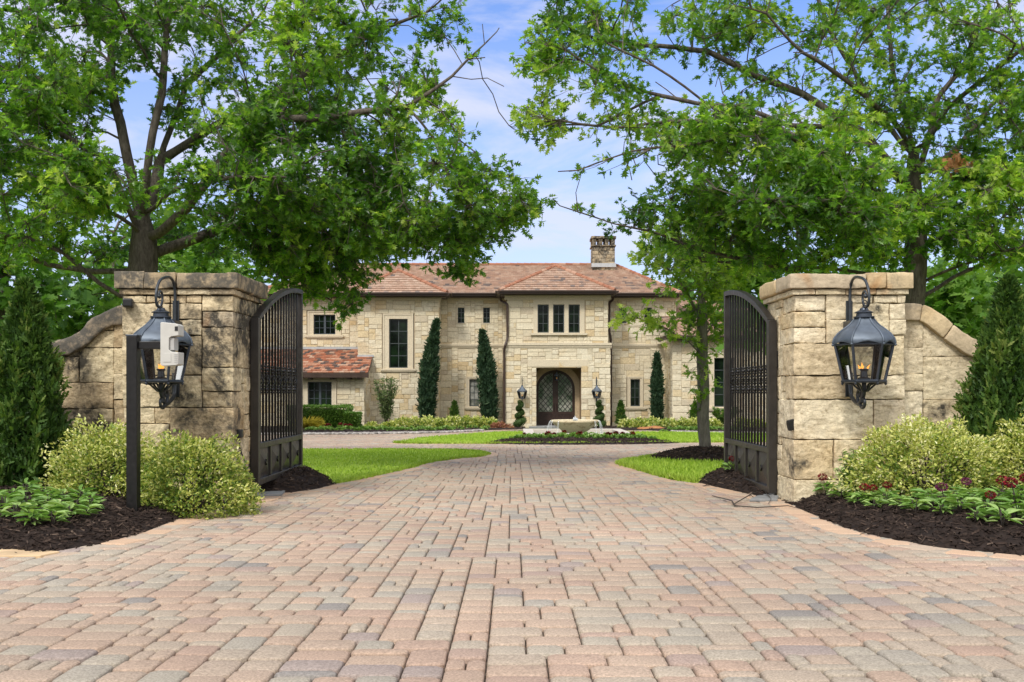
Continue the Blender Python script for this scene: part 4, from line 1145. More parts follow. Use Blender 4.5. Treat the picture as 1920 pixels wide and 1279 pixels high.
# young oak on the lawn
YS = tcy
limbsS = [
    [(tcx, YS, g(YS)-.05), (tcx, YS, g(YS)+.25), A_(1320, 780, YS), A_(1319, 700, YS), A_(1317, 640, YS), A_(1312, 560, YS), A_(1306, 480, YS), A_(1300, 410, YS)],
    [A_(1317, 668, YS), A_(1290, 640, YS-.2), A_(1250, 618, YS-.4), A_(1215, 605, YS-.5), A_(1178, 590, YS-.6)],
    [A_(1316, 640, YS), A_(1335, 610, YS), A_(1370, 580, YS+.2)],
    [A_(1314, 600, YS), A_(1280, 540, YS-.4), A_(1240, 490, YS-.7)],
    [A_(1312, 570, YS), A_(1350, 510, YS+.3), A_(1390, 460, YS+.5)],
    [A_(1308, 530, YS), A_(1270, 470, YS+.5), A_(1240, 430, YS+.8)],
]
padsS = [(1300, 500, 90, 90, YS, 1.3, 1.5), (1255, 470, 60, 55, YS-.4, 1, .9), (1350, 540, 60, 60, YS+.2, 1, 1.3), (1290, 590, 40, 40, YS, .5, 1.1), (1325, 635, 34, 24, YS, .4, 1.2), (1306, 700, 18, 14, YS-.2, .2, 1.2), (1250, 612, 55, 22, YS-.4, .35, 1.1), (1195, 592, 28, 20, YS-.6, .3, 1.2), (1380, 470, 60, 60, YS+.5, 1, 1.2), (1298, 740, 10, 20, YS-.2, .15, 1.4), (1380, 610, 30, 30, YS+.2, .4, 1.2)]
oak('young oak with slim grey trunk in a mulch ring on the right lawn', (tcx, YS, g(YS)), limbsS, padsS, .0029, 13, .14, .092, M['oak_bright'], M['bark_pale'], r0=.006, step=.2, kill=.28, cl=.17, bright=.08)

# trees beyond the garden walls
def bush_tree(name, label, px, Y, ytop, wpx, ybot, n, lsize, rroot, mat=None, group='trees beyond the garden walls', trunk_px=None, bright=0, dens=1.0):
    b = at(px, 700, Y); z0 = g(Y); tx = at(trunk_px or px, 700, Y).x
    mid = (ytop+ybot)/2; ry = (ybot-ytop)/2
    limbs = [[(tx, Y, z0-.1), (tx, Y, z0+1.0), tuple(at((trunk_px or px)*.6+px*.4, ybot-ry*.3, Y)), tuple(at(px, mid-ry*.2, Y))]]
    rm = wpx*Y/F*.6
    pads = [(px, mid, wpx, ry, Y, rm, .6)]
    for k in range(5):
        a = random.uniform(0, 6.28); pads.append((px+math.cos(a)*wpx*.65, mid+math.sin(a)*ry*.6, wpx*.5, ry*.45, Y+random.uniform(-.5, .5)*rm, rm*.5, .8))
    area = wpx*ry*math.pi*3; d = n/area/1.9
    return oak(label, (tx, Y, z0), limbs, pads, d*dens, 12, lsize, rroot, mat or M['far_leaf'], M['bark'], group, r0=.01, step=.4, kill=.5, cl=.36, bright=bright, name=name, T=CLUMP)
bush_tree('bushy_tree', 'pale green bushy tree behind the left wall, between cedar and pillar', 160, 21, 470, 110, 700, 420, .24, .16, trunk_px=108, bright=.2)
bush_tree('bushy_tree', 'broad leafy tree filling the gap behind the left oak trunk', 215, 34, 300, 170, 640, 560, .32, .25, bright=.12)
bush_tree('bushy_tree', 'tall dark green tree behind the left cedar at the edge of the photo', 10, 19, 380, 110, 760, 420, .24, .2, bright=-.1)
bush_tree('bushy_tree', 'light green tree low behind the crown of the left oak, above the pillar', 370, 30, 440, 130, 640, 420, .30, .2, bright=.22)
bush_tree('bushy_tree', 'green tree beside the left end of the house, behind the gate', 470, 62, 585, 70, 760, 300, .55, .3, bright=.05)
bush_tree('bushy_tree', 'bright green tree behind the right wall, between pillar and cedar', 1790, 19.5, 480, 110, 720, 420, .24, .16, trunk_px=1745, bright=.2)
bush_tree('bushy_tree', 'dark green tree behind the right cedar at the edge of the photo', 1920, 22, 420, 110, 760, 400, .26, .2, bright=-.05)
bush_tree('bushy_tree', 'sunlit tree standing between the young oak and the right pillar', 1440, 27, 470, 110, 640, 420, .28, .2, trunk_px=1480, bright=.22)
bush_tree('bushy_tree', 'distant green tree past the right end of the house', 1600, 60, 480, 170, 760, 420, .6, .3, bright=.05)
bush_tree('bushy_tree', 'distant pale tree behind the roof of the right wing', 1330, 66, 470, 120, 640, 340, .6, .3, bright=.12)

# woods round the grounds: one far mass
P = []; r_ = []; mb = MB()
spots = [(-16, 20, 7), (-20, 27, 8), (-24, 36, 9), (-31, 44, 10), (-24, 18, 8), (-33, 30, 9), (-13, 13.5, 5.5), (-30, 58, 9), (-38, 52, 10), (-22, 68, 7), (-34, 72, 9), (-48, 64, 10), (-10, 84, 6.5), (4, 86, 6.5), (18, 84, 7), (-2, 90, 6.5),
         (16, 20, 7), (21, 27, 8), (26, 35, 9), (33, 44, 10), (25, 18, 8), (34, 30, 9), (13.5, 13.5, 5.5), (32, 58, 9), (40, 52, 10), (28, 70, 8), (38, 74, 9), (50, 64, 10), (24, 52, 7)]
for (x, y, hh) in spots:
    zb = g(y); hh *= random.uniform(.85, 1.15); w = hh*.42; bumpy = [(random.gauss(0, .5)*w, random.gauss(0, .5)*w, random.uniform(.35, .85)*hh, random.uniform(.4, .75)*w) for _ in range(7)]
    mb.tube([(x, y, zb-.2), (x+.1, y, zb+hh*.35), (x, y+.1, zb+hh*.75)], [.24, .18, .06], 7)
    n = 1500; k = RNG.integers(0, 7, n); B = np.array(bumpy)[k]; u = RNG.normal(0, 1, (n, 3)); u /= np.linalg.norm(u, axis=1)[:, None]
    q = B[:, :3]+u*(B[:, 3]*np.sqrt(RNG.uniform(.2, 1, n)))[:, None]*np.array([1, 1, .75]); q[:, 2] = np.maximum(q[:, 2], .4)
    P.append(q+np.array([x, y, zb])); r_.append(np.clip(RNG.normal(.40, .2, n)+random.uniform(-.12, .12), 0, 1))
P = np.concatenate(P); r_ = np.concatenate(r_)
tag(link('woods', leafmesh(P, .50*RNG.uniform(.6, 1.3, len(P)), CLUMP, pitch=(-.1, .6), roll=.7, r=r_), M['far_leaf']), kind='stuff')
tag(mb.build('woods', M['bark'], smooth=True), kind='stuff')

# ================================================================== CONIFERS AND SHRUBS
def conifer(name, label, x, y, z0, h, rad, n, lsize, mat, group=None, lean=(0, 0), prof=None, upright=.8, T=SPRAY, trunk=True, clump=.34, cat='conifer'):
    t = thing(name, label, cat, (x, y, z0), group=group)
    prof = prof or (lambda k: (1-k)**.72*(.80+.2*min(1, k*8)))
    k = RNG.random(n)**1.15; a = RNG.uniform(0, 6.283, n)
    lump = np.array([noise.noise((math.cos(q)*2.2, math.sin(q)*2.2, kk*h/rad*1.1-.4))+.7*noise.noise((math.cos(q)*5, math.sin(q)*5, kk*h/rad*2.2)) for q, kk in zip(a, k)])
    rr = rad*np.array([prof(q) for q in k])*(1+clump*lump)*np.sqrt(RNG.uniform(.35, 1.08, n))
    P = np.c_[rr*np.cos(a)+lean[0]*k**2*h, rr*np.sin(a)+lean[1]*k**2*h, k*h]
    d = np.c_[np.cos(a)*(1-upright), np.sin(a)*(1-upright), np.full(n, upright)]
    r = np.clip(.42+lump*.5+RNG.normal(0, .2, n), 0, 1)
    link('foliage', leafmesh(P, lsize*RNG.uniform(.6, 1.25, n), T, dirs=d, jit=.45, roll=1.2, r=r), mat, t)
    if trunk:
        mb = MB(); m = 8
        mb.tube([(lean[0]*(q/m*.85)**2*h, lean[1]*(q/m*.85)**2*h, h*.85*q/m-.05*(q == 0)) for q in range(m+1)], [max(.006, rad*.10*(1-q/m)+.006) for q in range(m+1)], 7)
        mb.build('trunk', M['bark'], t, smooth=True)
    return t
YC = 8.02
c = at(48, 890, YC)
conifer('arborvitae', 'tall dark green cedar cone at the left edge, beside the mossy wall', c.x, YC, g(YC)+.12, (890-500)*YC/F, .385, 19000, .075, M['cedar'], 'cedars beside the garden walls')
c = at(1902, 890, YC)
conifer('arborvitae', 'bright green cedar cone at the right edge, beside the stepped wall', c.x, YC+.1, g(YC)+.12, (890-492)*YC/F, .44, 21000, .075, M['cedar'], 'cedars beside the garden walls')

def mound(name, label, x, y, z0, rx, ry, h, n, lsize, mat, group=None, T=OVAL, lump=.34, cat='shrub', pitch=(.25, .6), rshift=0, base=.12, stems=True):
    t = thing(name, label, cat, (x, y, z0), group=group)
    u = RNG.uniform(base, 1, n); a = RNG.uniform(0, 6.283, n)
    sz = np.sin(np.arccos(np.clip(u, -1, 1)))
    D = np.c_[sz*np.cos(a), sz*np.sin(a), u]
    D[:, 2] -= .12*(1-u)
    ln = np.array([noise.noise(Vector(q)*2.3+Vector((x, y, 0)))+.75*noise.noise(Vector(q)*5.5+Vector((y, x, 0))) for q in D])
    s = (1+lump*ln)*(1-.32*RNG.random(n)**1.8)
    low = 1+.10*np.sin(np.clip(u, 0, 1)*math.pi)
    P = D*s[:, None]*np.array([rx, ry, h])*low[:, None]
    P[:, 2] = np.maximum(P[:, 2], .02)
    d = D*np.array([1, 1, .8])+np.array([0, 0, .25]); d /= np.linalg.norm(d, axis=1)[:, None]
    r = np.clip(.46+rshift+ln*.35+RNG.normal(0, .24, n), 0, 1)
    link('foliage', leafmesh(P, lsize*RNG.uniform(.6, 1.3, n), T, dirs=d, jit=.65, roll=1.0, r=r), mat, t)
    if stems:
        mb = MB()
        for k in range(26):
            a_ = random.uniform(0, 6.28); el = random.uniform(.25, 1.4); q = Vector((math.cos(a_)*math.cos(el)*rx, math.sin(a_)*math.cos(el)*ry, math.sin(el)*h))*.85
            mb.tube([(q.x*.06, q.y*.06, -.04), (q.x*.4, q.y*.4, q.z*.55), tuple(q)], [.010*h/.5, .007*h/.5, .003], 5)
        mb.build('stems', M['twig'], t)
    return t
def mound_px(name, label, px, ybot, ytop, wpx, Y, n, lsize, mat, group=None, zlift=0, depth=1.0, **k):
    x = (px-960)*Y/F; rx = wpx*Y/F; z0 = CH-(ybot-HZ)*Y/F; h = (ybot-ytop)*Y/F
    return mound(name, label, x, Y, z0, rx, rx*depth, h, n, lsize, mat, group, **k)
mound_px('euonymus_shrub', 'pale variegated shrub behind the black keypad post, left bed', 205, 955, 812, 104, 7.75, 13500, .029, M['euonymus'], 'variegated shrubs in the front beds', depth=.9)
mound_px('euonymus_shrub', 'greener variegated shrub between the keypad post and the left gate', 366, 966, 826, 104, 7.62, 14500, .029, M['euonymus'], 'variegated shrubs in the front beds', depth=.9, rshift=-.10)
mound_px('euonymus_shrub', 'cream variegated shrub in front of the right pillar and wall', 1738, 925, 800, 136, 7.7, 17000, .029, M['euonymus'], 'variegated shrubs in the front beds', depth=.75, rshift=.06)
mound_px('euonymus_shrub', 'yellow variegated shrub cut by the right edge of the photo', 1925, 910, 795, 80, 7.75, 10000, .029, M['euonymus'], 'variegated shrubs in the front beds', depth=.9, rshift=.06)

# yew sprig in the corner of the right pillar
t = thing('yew_shrub', 'small feathery yew sprig at the foot of the right pillar', 'shrub', ((1592-960)*7.95/F, 7.95, g(7.95)+.12))
P = []; D = []
mb = MB()
for k in range(11):
    a = random.uniform(-2.6, .3); tip = Vector((math.cos(a)*random.uniform(.05, .17)-.05, -.05+math.sin(a)*.10, random.uniform(.16, .36)))
    mb.tube([(0, 0, -.03), tuple(tip*.5+Vector((0, 0, .03))), tuple(tip)], [.005, .004, .002], 5)
    for q in np.linspace(.25, 1, 34):
        b_ = tip*q+Vector((0, 0, .06*q*(1-q)))
        s = random.choice((-1, 1)); side = tip.cross(Vector((0, 1, .3))).normalized()*s
        P.append(b_); D.append((side*.8+tip.normalized()*.55).normalized())
mb.build('stems', M['twig'], t)
link('foliage', leafmesh(np.array([tuple(p) for p in P]), .045, LANCE, dirs=np.array([tuple(p) for p in D]), jit=.15, roll=.4, r=np.clip(RNG.normal(.5, .2, len(P)), 0, 1)), M['bed_leaf'], t)

# ------------------------------------------------------------------ bedding plants
def bedding_variant(seed, flower, fmat):
    rs = np.random.default_rng(seed); rr = random.Random(seed)
    P = []; D = []
    for k in range(30):
        a = rs.uniform(0, 6.283); h = rs.uniform(.02, .085); el = rs.uniform(.05, .7)
        P.append((math.cos(a)*.022, math.sin(a)*.022, h)); D.append((math.cos(a)*math.cos(el), math.sin(a)*math.cos(el), math.sin(el)))
    lf = leafmesh(np.array(P), .085*rs.uniform(.65, 1.2, len(P)), LANCE, dirs=np.array(D), jit=.15, roll=.25, r=np.clip(rs.normal(.5, .22, len(P)), 0, 1))
    mb = MB()
    for k in range(4):
        a = rr.uniform(0, 6.28); mb.tube([(0, 0, -.03), (math.cos(a)*.015, math.sin(a)*.015, .08)], .003, 4)
    fm = None
    if flower:
        c = np.array([rs.normal(0, .012), rs.normal(0, .012), .135]); n = 120
        u = rs.normal(0, 1, (n, 3)); u /= np.linalg.norm(u, axis=1)[:, None]
        fm = leafmesh(c+u*np.array([.025, .025, .016]), .016, OVAL, dirs=u, jit=.3, roll=1, r=rs.random(n))
        mb.tube([(0, 0, .05), tuple(c)], .0028, 4)
    return lf, mb.mesh(), fm, fmat
protos = {}
def bedding(px, py, hfun, kind, label, group, zero=0):
    x, y = gp(px, py)
    for _ in range(14):                        # slide back up the mound until the plant sits at this row
        z = float(hfun(x, y)); y2 = (CH-z)*F/(py-HZ); y = (y+y2)/2; x = (px-960)*y/F
    z = float(hfun(x, y))
    key = (kind, random.randint(0, 2))
    if key not in protos:
        protos[key] = bedding_variant(hash(key) % 1000 if False else (ord(kind[0])*7+key[1]), kind != 'plain', {'red': M['petal'], 'wine': M['petal_purple']}.get(kind))
        lf, st, fm, fmat = protos[key]
        lf.materials.append(M['bed_leaf']); st.materials.append(M['twig'])
        if fm: fm.materials.append(fmat)
    lf, st, fm, fmat = protos[key]
    t = thing('bedding_plant', label, 'plant', (x, y, z), random.uniform(0, 6.28), group)
    t.scale = (random.uniform(.85, 1.2),)*3
    for nm, me in (('leaves', lf), ('stems', st), ('flower', fm)):
        if me is None: continue
        o = bpy.data.objects.new(nm, me); C.objects.link(o); o.parent = t
    return t
Gp = 'bedding plants in the front beds'
for px, py in ((8, 958), (30, 975), (22, 940), (52, 955), (75, 972), (48, 930), (92, 950), (112, 965), (100, 985), (130, 975), (142, 957), (160, 970), (170, 956), (118, 942), (80, 935), (150, 945), (-10, 945), (60, 985)):
    bedding(px, py, hL, 'plain', 'leafy green bedding plant without flowers in the left mulch bed', Gp)
for px, py in ((1575, 938), (1610, 948), (1600, 932), (1640, 955), (1660, 945), (1690, 955), (1715, 962), (1745, 950), (1765, 965), (1800, 962), (1830, 978), (1850, 965), (1880, 985), (1905, 970), (1860, 948), (1790, 948), (1820, 940), (1915, 950), (1940, 975), (1730, 938)):
    bedding(px, py, hR, 'plain', 'leafy green bedding plant without flowers in the right mulch bed', Gp)
for px, py in ((1548, 928), (1585, 925), (1622, 946), (1634, 944), (1660, 940), (1880, 945), (1855, 965), (1905, 952), (1925, 938)):
    bedding(px, py, hR, 'red', 'bedding plant with a dark red flower head in the right bed', Gp)
for px, py in ((1612, 922), (1770, 955), (1808, 938)):
    bedding(px, py, hR, 'wine', 'bedding plant with a dull wine flower head in the right bed', Gp)
bedding(597, 884, hGL, 'wine', 'lone flowering plant on the mulch behind the left gate', Gp)
bedding(1370, 885, hGR, 'red', 'lone red flowering plant on the mulch behind the right gate', Gp)
# ================================================================== HOUSE
HX, HYY = 1.2, 47.0
house = thing('stone_house', 'two-storey cream stone house with red clay tile roof at the end of the drive', 'house', (HX, HYY, -.87))
def X_(px, Y): return (px-960)*Y/F
def Z_(py, Y): return CH-(py-HZ)*Y/F
def sheet(name, O, Ud, Nd, W, H, holes=(), u=.105, mat='house'):
    """coursed random ashlar facing Nd, with its mortar behind; holes in local (x0,z0,x1,z1)"""
    O, Ud, Nd = Vector(O), Vector(Ud), Vector(Nd); Zd = Vector((0, 0, 1))
    nx, nz = max(1, int(round(W/u))), max(1, int(round(H/u))); ux, uz = W/nx, H/nz
    blk = np.zeros((nz, nx), bool)
    for (a, b, c, d) in holes:
        blk[max(0, int(round(b/uz))):int(round(d/uz)), max(0, int(round(a/ux))):int(round(c/ux))] = True
    sizes = lambda i, j: [(random.choice((3, 4, 5, 6, 7, 8)), random.choice((2, 2, 3, 3)))for _ in range(3)]+[(3, 2), (2, 2), (2, 1), (1, 2)]
    mb = MB()
    flip = Ud.cross(Zd).dot(Nd) < 0
    for (i, j, w, h) in pack(nx, nz, sizes, blk):
        a, b, c, d = i*ux+.007, j*uz+.007, (i+w)*ux-.007, (j+h)*uz-.007
        o = random.uniform(.0, .022); e = .016; r = random.random()
        pt = lambda x, z, n: tuple(O+Ud*x+Zd*z+Nd*n)
        lo = [pt(a, b, -.035), pt(c, b, -.035), pt(c, d, -.035), pt(a, d, -.035)]
        t = [random.uniform(-.010, .010) for _ in range(4)]
        hi = [pt(a+e, b+e, o+t[0]), pt(c-e, b+e, o+t[1]), pt(c-e, d-e, o+t[2]), pt(a+e, d-e, o+t[3])]
        md = [pt(a, b, o-.008), pt(c, b, o-.008), pt(c, d, o-.008), pt(a, d, o-.008)]
        n = len(mb.v); mb.v += lo+md+hi
        F_ = [(n+8, n+9, n+10, n+11)]
        for s in (0, 4):
            for k in range(4):
                k2 = (k+1) % 4; F_.append((n+s+k, n+s+k2, n+s+4+k2, n+s+4+k))
        for f in F_: mb.f.append(f[::-1] if flip else f); mb.r.append(r)
    wall = mb.build(name, M[mat], house, True)
    mm = MB()
    xs = sorted({0, W, *[max(0, min(W, h[0])) for h in holes], *[max(0, min(W, h[2])) for h in holes]}); zs = sorted({0, H, *[max(0, min(H, h[1])) for h in holes], *[max(0, min(H, h[3])) for h in holes]})
    for a, c in zip(xs[:-1], xs[1:]):
        for b, d in zip(zs[:-1], zs[1:]):
            cx, cz = (a+c)/2, (b+d)/2
            if any(h[0] < cx < h[2] and h[1] < cz < h[3] for h in holes): continue
            q = [O+Ud*a+Zd*b-Nd*.012, O+Ud*c+Zd*b-Nd*.012, O+Ud*c+Zd*d-Nd*.012, O+Ud*a+Zd*d-Nd*.012]
            mm.face(q[::-1] if flip else q)
    m = mm.build('mortar', M['mortar_house'], None); m.parent = wall
    return wall
def fwall(px0, px1, z1, Y, wins=(), z0=None):
    x0, x1 = X_(px0, Y), X_(px1, Y); z0 = -1.0 if z0 is None else z0
    holes = [(X_(w[0], Y)-x0, Z_(w[3], Y)-z0, X_(w[1], Y)-x0, Z_(w[2], Y)-z0) for w in wins]
    return sheet('wall', (x0, Y, z0), (1, 0, 0), (0, -1, 0), x1-x0, z1-z0, holes)
def swall(x, Ya, Yb, z1, nx, z0=-1.0):
    return sheet('wall', (x, Ya, z0), (0, 1, 0), (nx, 0, 0), Yb-Ya, z1-z0)
def window(px0, px1, py0, py1, Y, cols, rows, sur=None, sill=None, fm='frame_dark', leafs=1, pane='pane', depth=.14, muntin=.022):
    """opening with optional limestone surround; frame and panes are sub-parts"""
    x0, x1, z0, z1 = X_(px0, Y), X_(px1, Y), Z_(py1, Y), Z_(py0, Y)
    b = MB()
    if sur:
        sx0, sx1, sz0, sz1 = X_(sur[0], Y), X_(sur[1], Y), Z_(sur[3], Y), Z_(sur[2], Y)
    else:
        sx0, sx1, sz0, sz1 = x0-.035, x1+.035, z0-.03, z1+.05
    p = .030
    b.box(sx0, Y-p, sz0, x0, Y+depth+.06, sz1); b.box(x1, Y-p, sz0, sx1, Y+depth+.06, sz1)
    b.box(x0, Y-p, z1, x1, Y+depth+.06, sz1); b.box(x0, Y-p, sz0, x1, Y+depth+.06, z0)
    if sur:                                                       # raised outer moulding
        q = .055
        for (a, c, d, e) in ((sx0, sz0, sx0+.07, sz1), (sx1-.07, sz0, sx1, sz1), (sx0+.07, sz1-.07, sx1-.07, sz1)):
            b.box(a, Y-q, c, d, Y-p+.001, e)
    w = b.build('window', M['trim'], house, True)
    def kid(mb, name, mat): o = mb.build(name, M[mat]); o.parent = w; return o
    f = MB(); t = .045; yf = Y+depth-.05
    f.box(x0, yf, z0, x0+t, yf+.06, z1); f.box(x1-t, yf, z0, x1, yf+.06, z1); f.box(x0+t, yf, z1-t, x1-t, yf+.06, z1); f.box(x0+t, yf, z0, x1-t, yf+.06, z0+t)
    for k in range(1, leafs):
        xm = x0+(x1-x0)*k/leafs; f.box(xm-.05, yf-.006, z0+t, xm+.05, yf+.06, z1-t)
    for l in range(leafs):
        a, c = x0+(x1-x0)*l/leafs, x0+(x1-x0)*(l+1)/leafs
        for k in range(1, cols):
            xm = a+(c-a)*k/cols; f.box(xm-muntin/2, yf+.008, z0+t, xm+muntin/2, yf+.05, z1-t)
    for k in range(1, rows):
        zm = z0+(z1-z0)*k/rows; f.box(x0+t, yf+.011, zm-muntin/2, x1-t, yf+.047, zm+muntin/2)
    kid(f, 'frame', fm)
    g_ = MB(); g_.face([(x0, yf+.03, z0), (x1, yf+.03, z0), (x1, yf+.03, z1), (x0, yf+.03, z1)]); kid(g_, 'pane', pane)
    if sill:
        s = MB(); a, c, zt = X_(sill[0], Y), X_(sill[1], Y), Z_(sill[2], Y); s.box(a, Y-.11, zt-.09, c, Y-p-.001, zt); s.box(a+.05, Y-.075, zt-.15, c-.05, Y-p-.001, zt-.092); kid(s, 'sill', 'trim')
    return w
def trim(name, px0, px1, py0, py1, Y, proud, mat='trim', xw=None):
    b = MB(); x0, x1 = xw or (X_(px0, Y), X_(px1, Y)); z0, z1 = Z_(py1, Y), Z_(py0, Y); h = z1-z0
    b.box(x0, Y-proud, z0+h*.55, x1, Y+.02, z1); b.box(x0, Y-proud*.62, z0+h*.25, x1, Y+.02, z0+h*.545); b.box(x0, Y-proud*.3, z0, x1, Y+.02, z0+h*.245)
    return b.build(name, M[mat], house, True)

YB, YA, YCb, YE, YG = 48.7, 47.0, 47.5, 45.7, 46.4
zeB, zeA, zeC = Z_(553, YB), Z_(547, YA), Z_(551, YCb)
# ---- recessed walls either side of the entrance
wB = [(857, 872, 576, 607), (905, 920, 576, 607), (873, 904, 705, 768)]
fwall(815, 950, zeB, YB, wB)
window(857, 872, 576, 606, YB, 2, 3); window(905, 920, 576, 606, YB, 2, 3)
window(880, 898, 711, 762, YB, 2, 4, (874, 904, 706, 764), (871, 906, 763), pane='pane_pale')
wF = [(1160, 1176, 576, 607), (1208, 1223, 576, 607), (1175, 1206, 705, 768)]
fwall(1138, 1268, zeB, YB, wF)
window(1161, 1175, 577, 606, YB, 2, 3); window(1208, 1222, 577, 606, YB, 2, 3)
window(1182, 1200, 711, 762, YB, 2, 3, (1176, 1206, 706, 764), (1172, 1212, 763))
trim('string_course', 822, 948, 645, 653, YB, .09); trim('string_course', 1143, 1262, 645, 653, YB, .09)
trim('cornice', 822, 948, 555, 563, YB, .12); trim('cornice', 1143, 1275, 555, 563, YB, .12)
# ---- entrance block
xa0, xa1 = X_(951, YA), X_(1140, YA); xl0, xl1 = X_(947, YA), X_(1144, YA); zband = Z_(648, YA)
px0, px1, pz1, pz0 = X_(1004, YA), X_(1090, YA), Z_(690, YA), Z_(799, YA)
sheet('wall', (xl0, YA-.06, -1.0), (1, 0, 0), (0, -1, 0), xl1-xl0, zband+1.0, [(px0-xl0, -.2, px1-xl0, pz1+1.0)])
fwall(951, 1140, zeA, YA, [(1000, 1096, 562, 628)], z0=zband)
sheet('wall', (xl0, YA-.06, -1.0), (0, 1, 0), (-1, 0, 0), YB-YA+.06, zband+1.0); sheet('wall', (xl1, YA-.06, -1.0), (0, 1, 0), (1, 0, 0), YB-YA+.06, zband+1.0)
sheet('wall', (xa0, YA, zband), (0, 1, 0), (-1, 0, 0), YB-YA, zeA-zband); sheet('wall', (xa1, YA, zband), (0, 1, 0), (1, 0, 0), YB-YA, zeA-zband)
trim('string_course', 0, 0, 643, 653, YA-.06, .09, xw=(xl0-.06, xl1+.06))
trim('cornice', 0, 0, 549, 562, YA, .16, xw=(xa0-.13, xa1+.13))
b = MB(); b.box(X_(989, YA), YA-.085, Z_(688, YA), X_(1103, YA), YA+.02, Z_(674.5, YA)); b.build('lintel', M['trim'], house, True, bevel=.01)
# triple window: one stone surround, three lights
b = MB(); S0, S1, T0, T1 = X_(1000, YA), X_(1096, YA), Z_(628, YA), Z_(562, YA); Wt, Wb = Z_(571, YA), Z_(624, YA)
edges = [(1000, 1008), (1029, 1037), (1058, 1066), (1087, 1096)]
for a, c in edges: b.box(X_(a, YA), YA-.03, Wb, X_(c, YA), YA+.2, Wt)
b.box(S0, YA-.03, Wt, S1, YA+.2, T1); b.box(S0, YA-.03, T0, S1, YA+.2, Wb); b.box(X_(995, YA), YA-.12, Z_(628.5, YA), X_(1101, YA), YA-.031, Z_(624.8, YA))
w3 = b.build('window', M['trim'], house, True)
for a, c in ((1008, 1029), (1037, 1058), (1066, 1087)):
    f = MB(); x0, x1 = X_(a, YA), X_(c, YA); t = .045; yf = YA+.08
    f.box(x0, yf, Wb, x0+t, yf+.06, Wt); f.box(x1-t, yf, Wb, x1, yf+.06, Wt); f.box(x0+t, yf, Wt-t, x1-t, yf+.06, Wt); f.box(x0+t, yf, Wb, x1-t, yf+.06, Wb+t)
    f.box((x0+x1)/2-.011, yf+.008, Wb+t, (x0+x1)/2+.011, yf+.05, Wt-t)
    for k in (1, 2): zm = Wb+(Wt-Wb)*k/3; f.box(x0+t, yf+.011, zm-.011, x1-t, yf+.047, zm+.011)
    o = f.build('frame', M['frame_dark']); o.parent = w3
    q = MB(); q.face([(x0, yf+.03, Wb), (x1, yf+.03, Wb), (x1, yf+.03, Wt), (x0, yf+.03, Wt)]); o = q.build('pane', M['pane']); o.parent = w3
# porch behind the opening
YP = 48.4
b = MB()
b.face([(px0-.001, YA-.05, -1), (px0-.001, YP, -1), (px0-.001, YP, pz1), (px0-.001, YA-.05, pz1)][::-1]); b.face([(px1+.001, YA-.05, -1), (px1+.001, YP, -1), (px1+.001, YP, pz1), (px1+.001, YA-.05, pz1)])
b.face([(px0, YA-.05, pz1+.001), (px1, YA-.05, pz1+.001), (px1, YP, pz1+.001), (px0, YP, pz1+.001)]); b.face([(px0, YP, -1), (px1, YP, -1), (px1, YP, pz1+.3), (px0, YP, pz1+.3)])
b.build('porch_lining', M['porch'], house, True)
b = MB(); b.box(px0-.3, YA-.75, -1.0, px1+.3, YP-.002, pz0+.0); b.box(px0-.5, YA-1.15, -1.0, px1+.5, YA-.752, pz0-.12); b.build('door_step', M['slab'], house, True, bevel=.01)
dcx = X_(1041.2, YP); hw = 36.5*YP/F; zs0 = pz0+.002; ztop = Z_(694, YP); zsp = ztop-hw
def arch(r, n=20, x=dcx, z0=zs0): return [(x-r, z0)]+[(x+r*math.cos(a), zsp+r*math.sin(a)) for a in np.linspace(math.pi, 0, n)]+[(x+r, z0)]
o_, i_ = arch(hw+.30), arch(hw+.002)
b = MB()
for k in range(len(o_)-1):
    q = [o_[k], o_[k+1], i_[k+1], i_[k]]; b.prism([(x, YP-.10, z) for x, z in q][::-1], (0, .099, 0))
b.build('arch_surround', M['arch'], house, True)
b = MB(); b.prism([(x, YP-.07, z) for x, z in arch(hw)][::-1], (0, .068, 0)); door = b.build('front_door', M['door'], house, True)
b = MB()
for x0_, x1_ in ((dcx-hw, dcx-hw+.0), ):
    pass
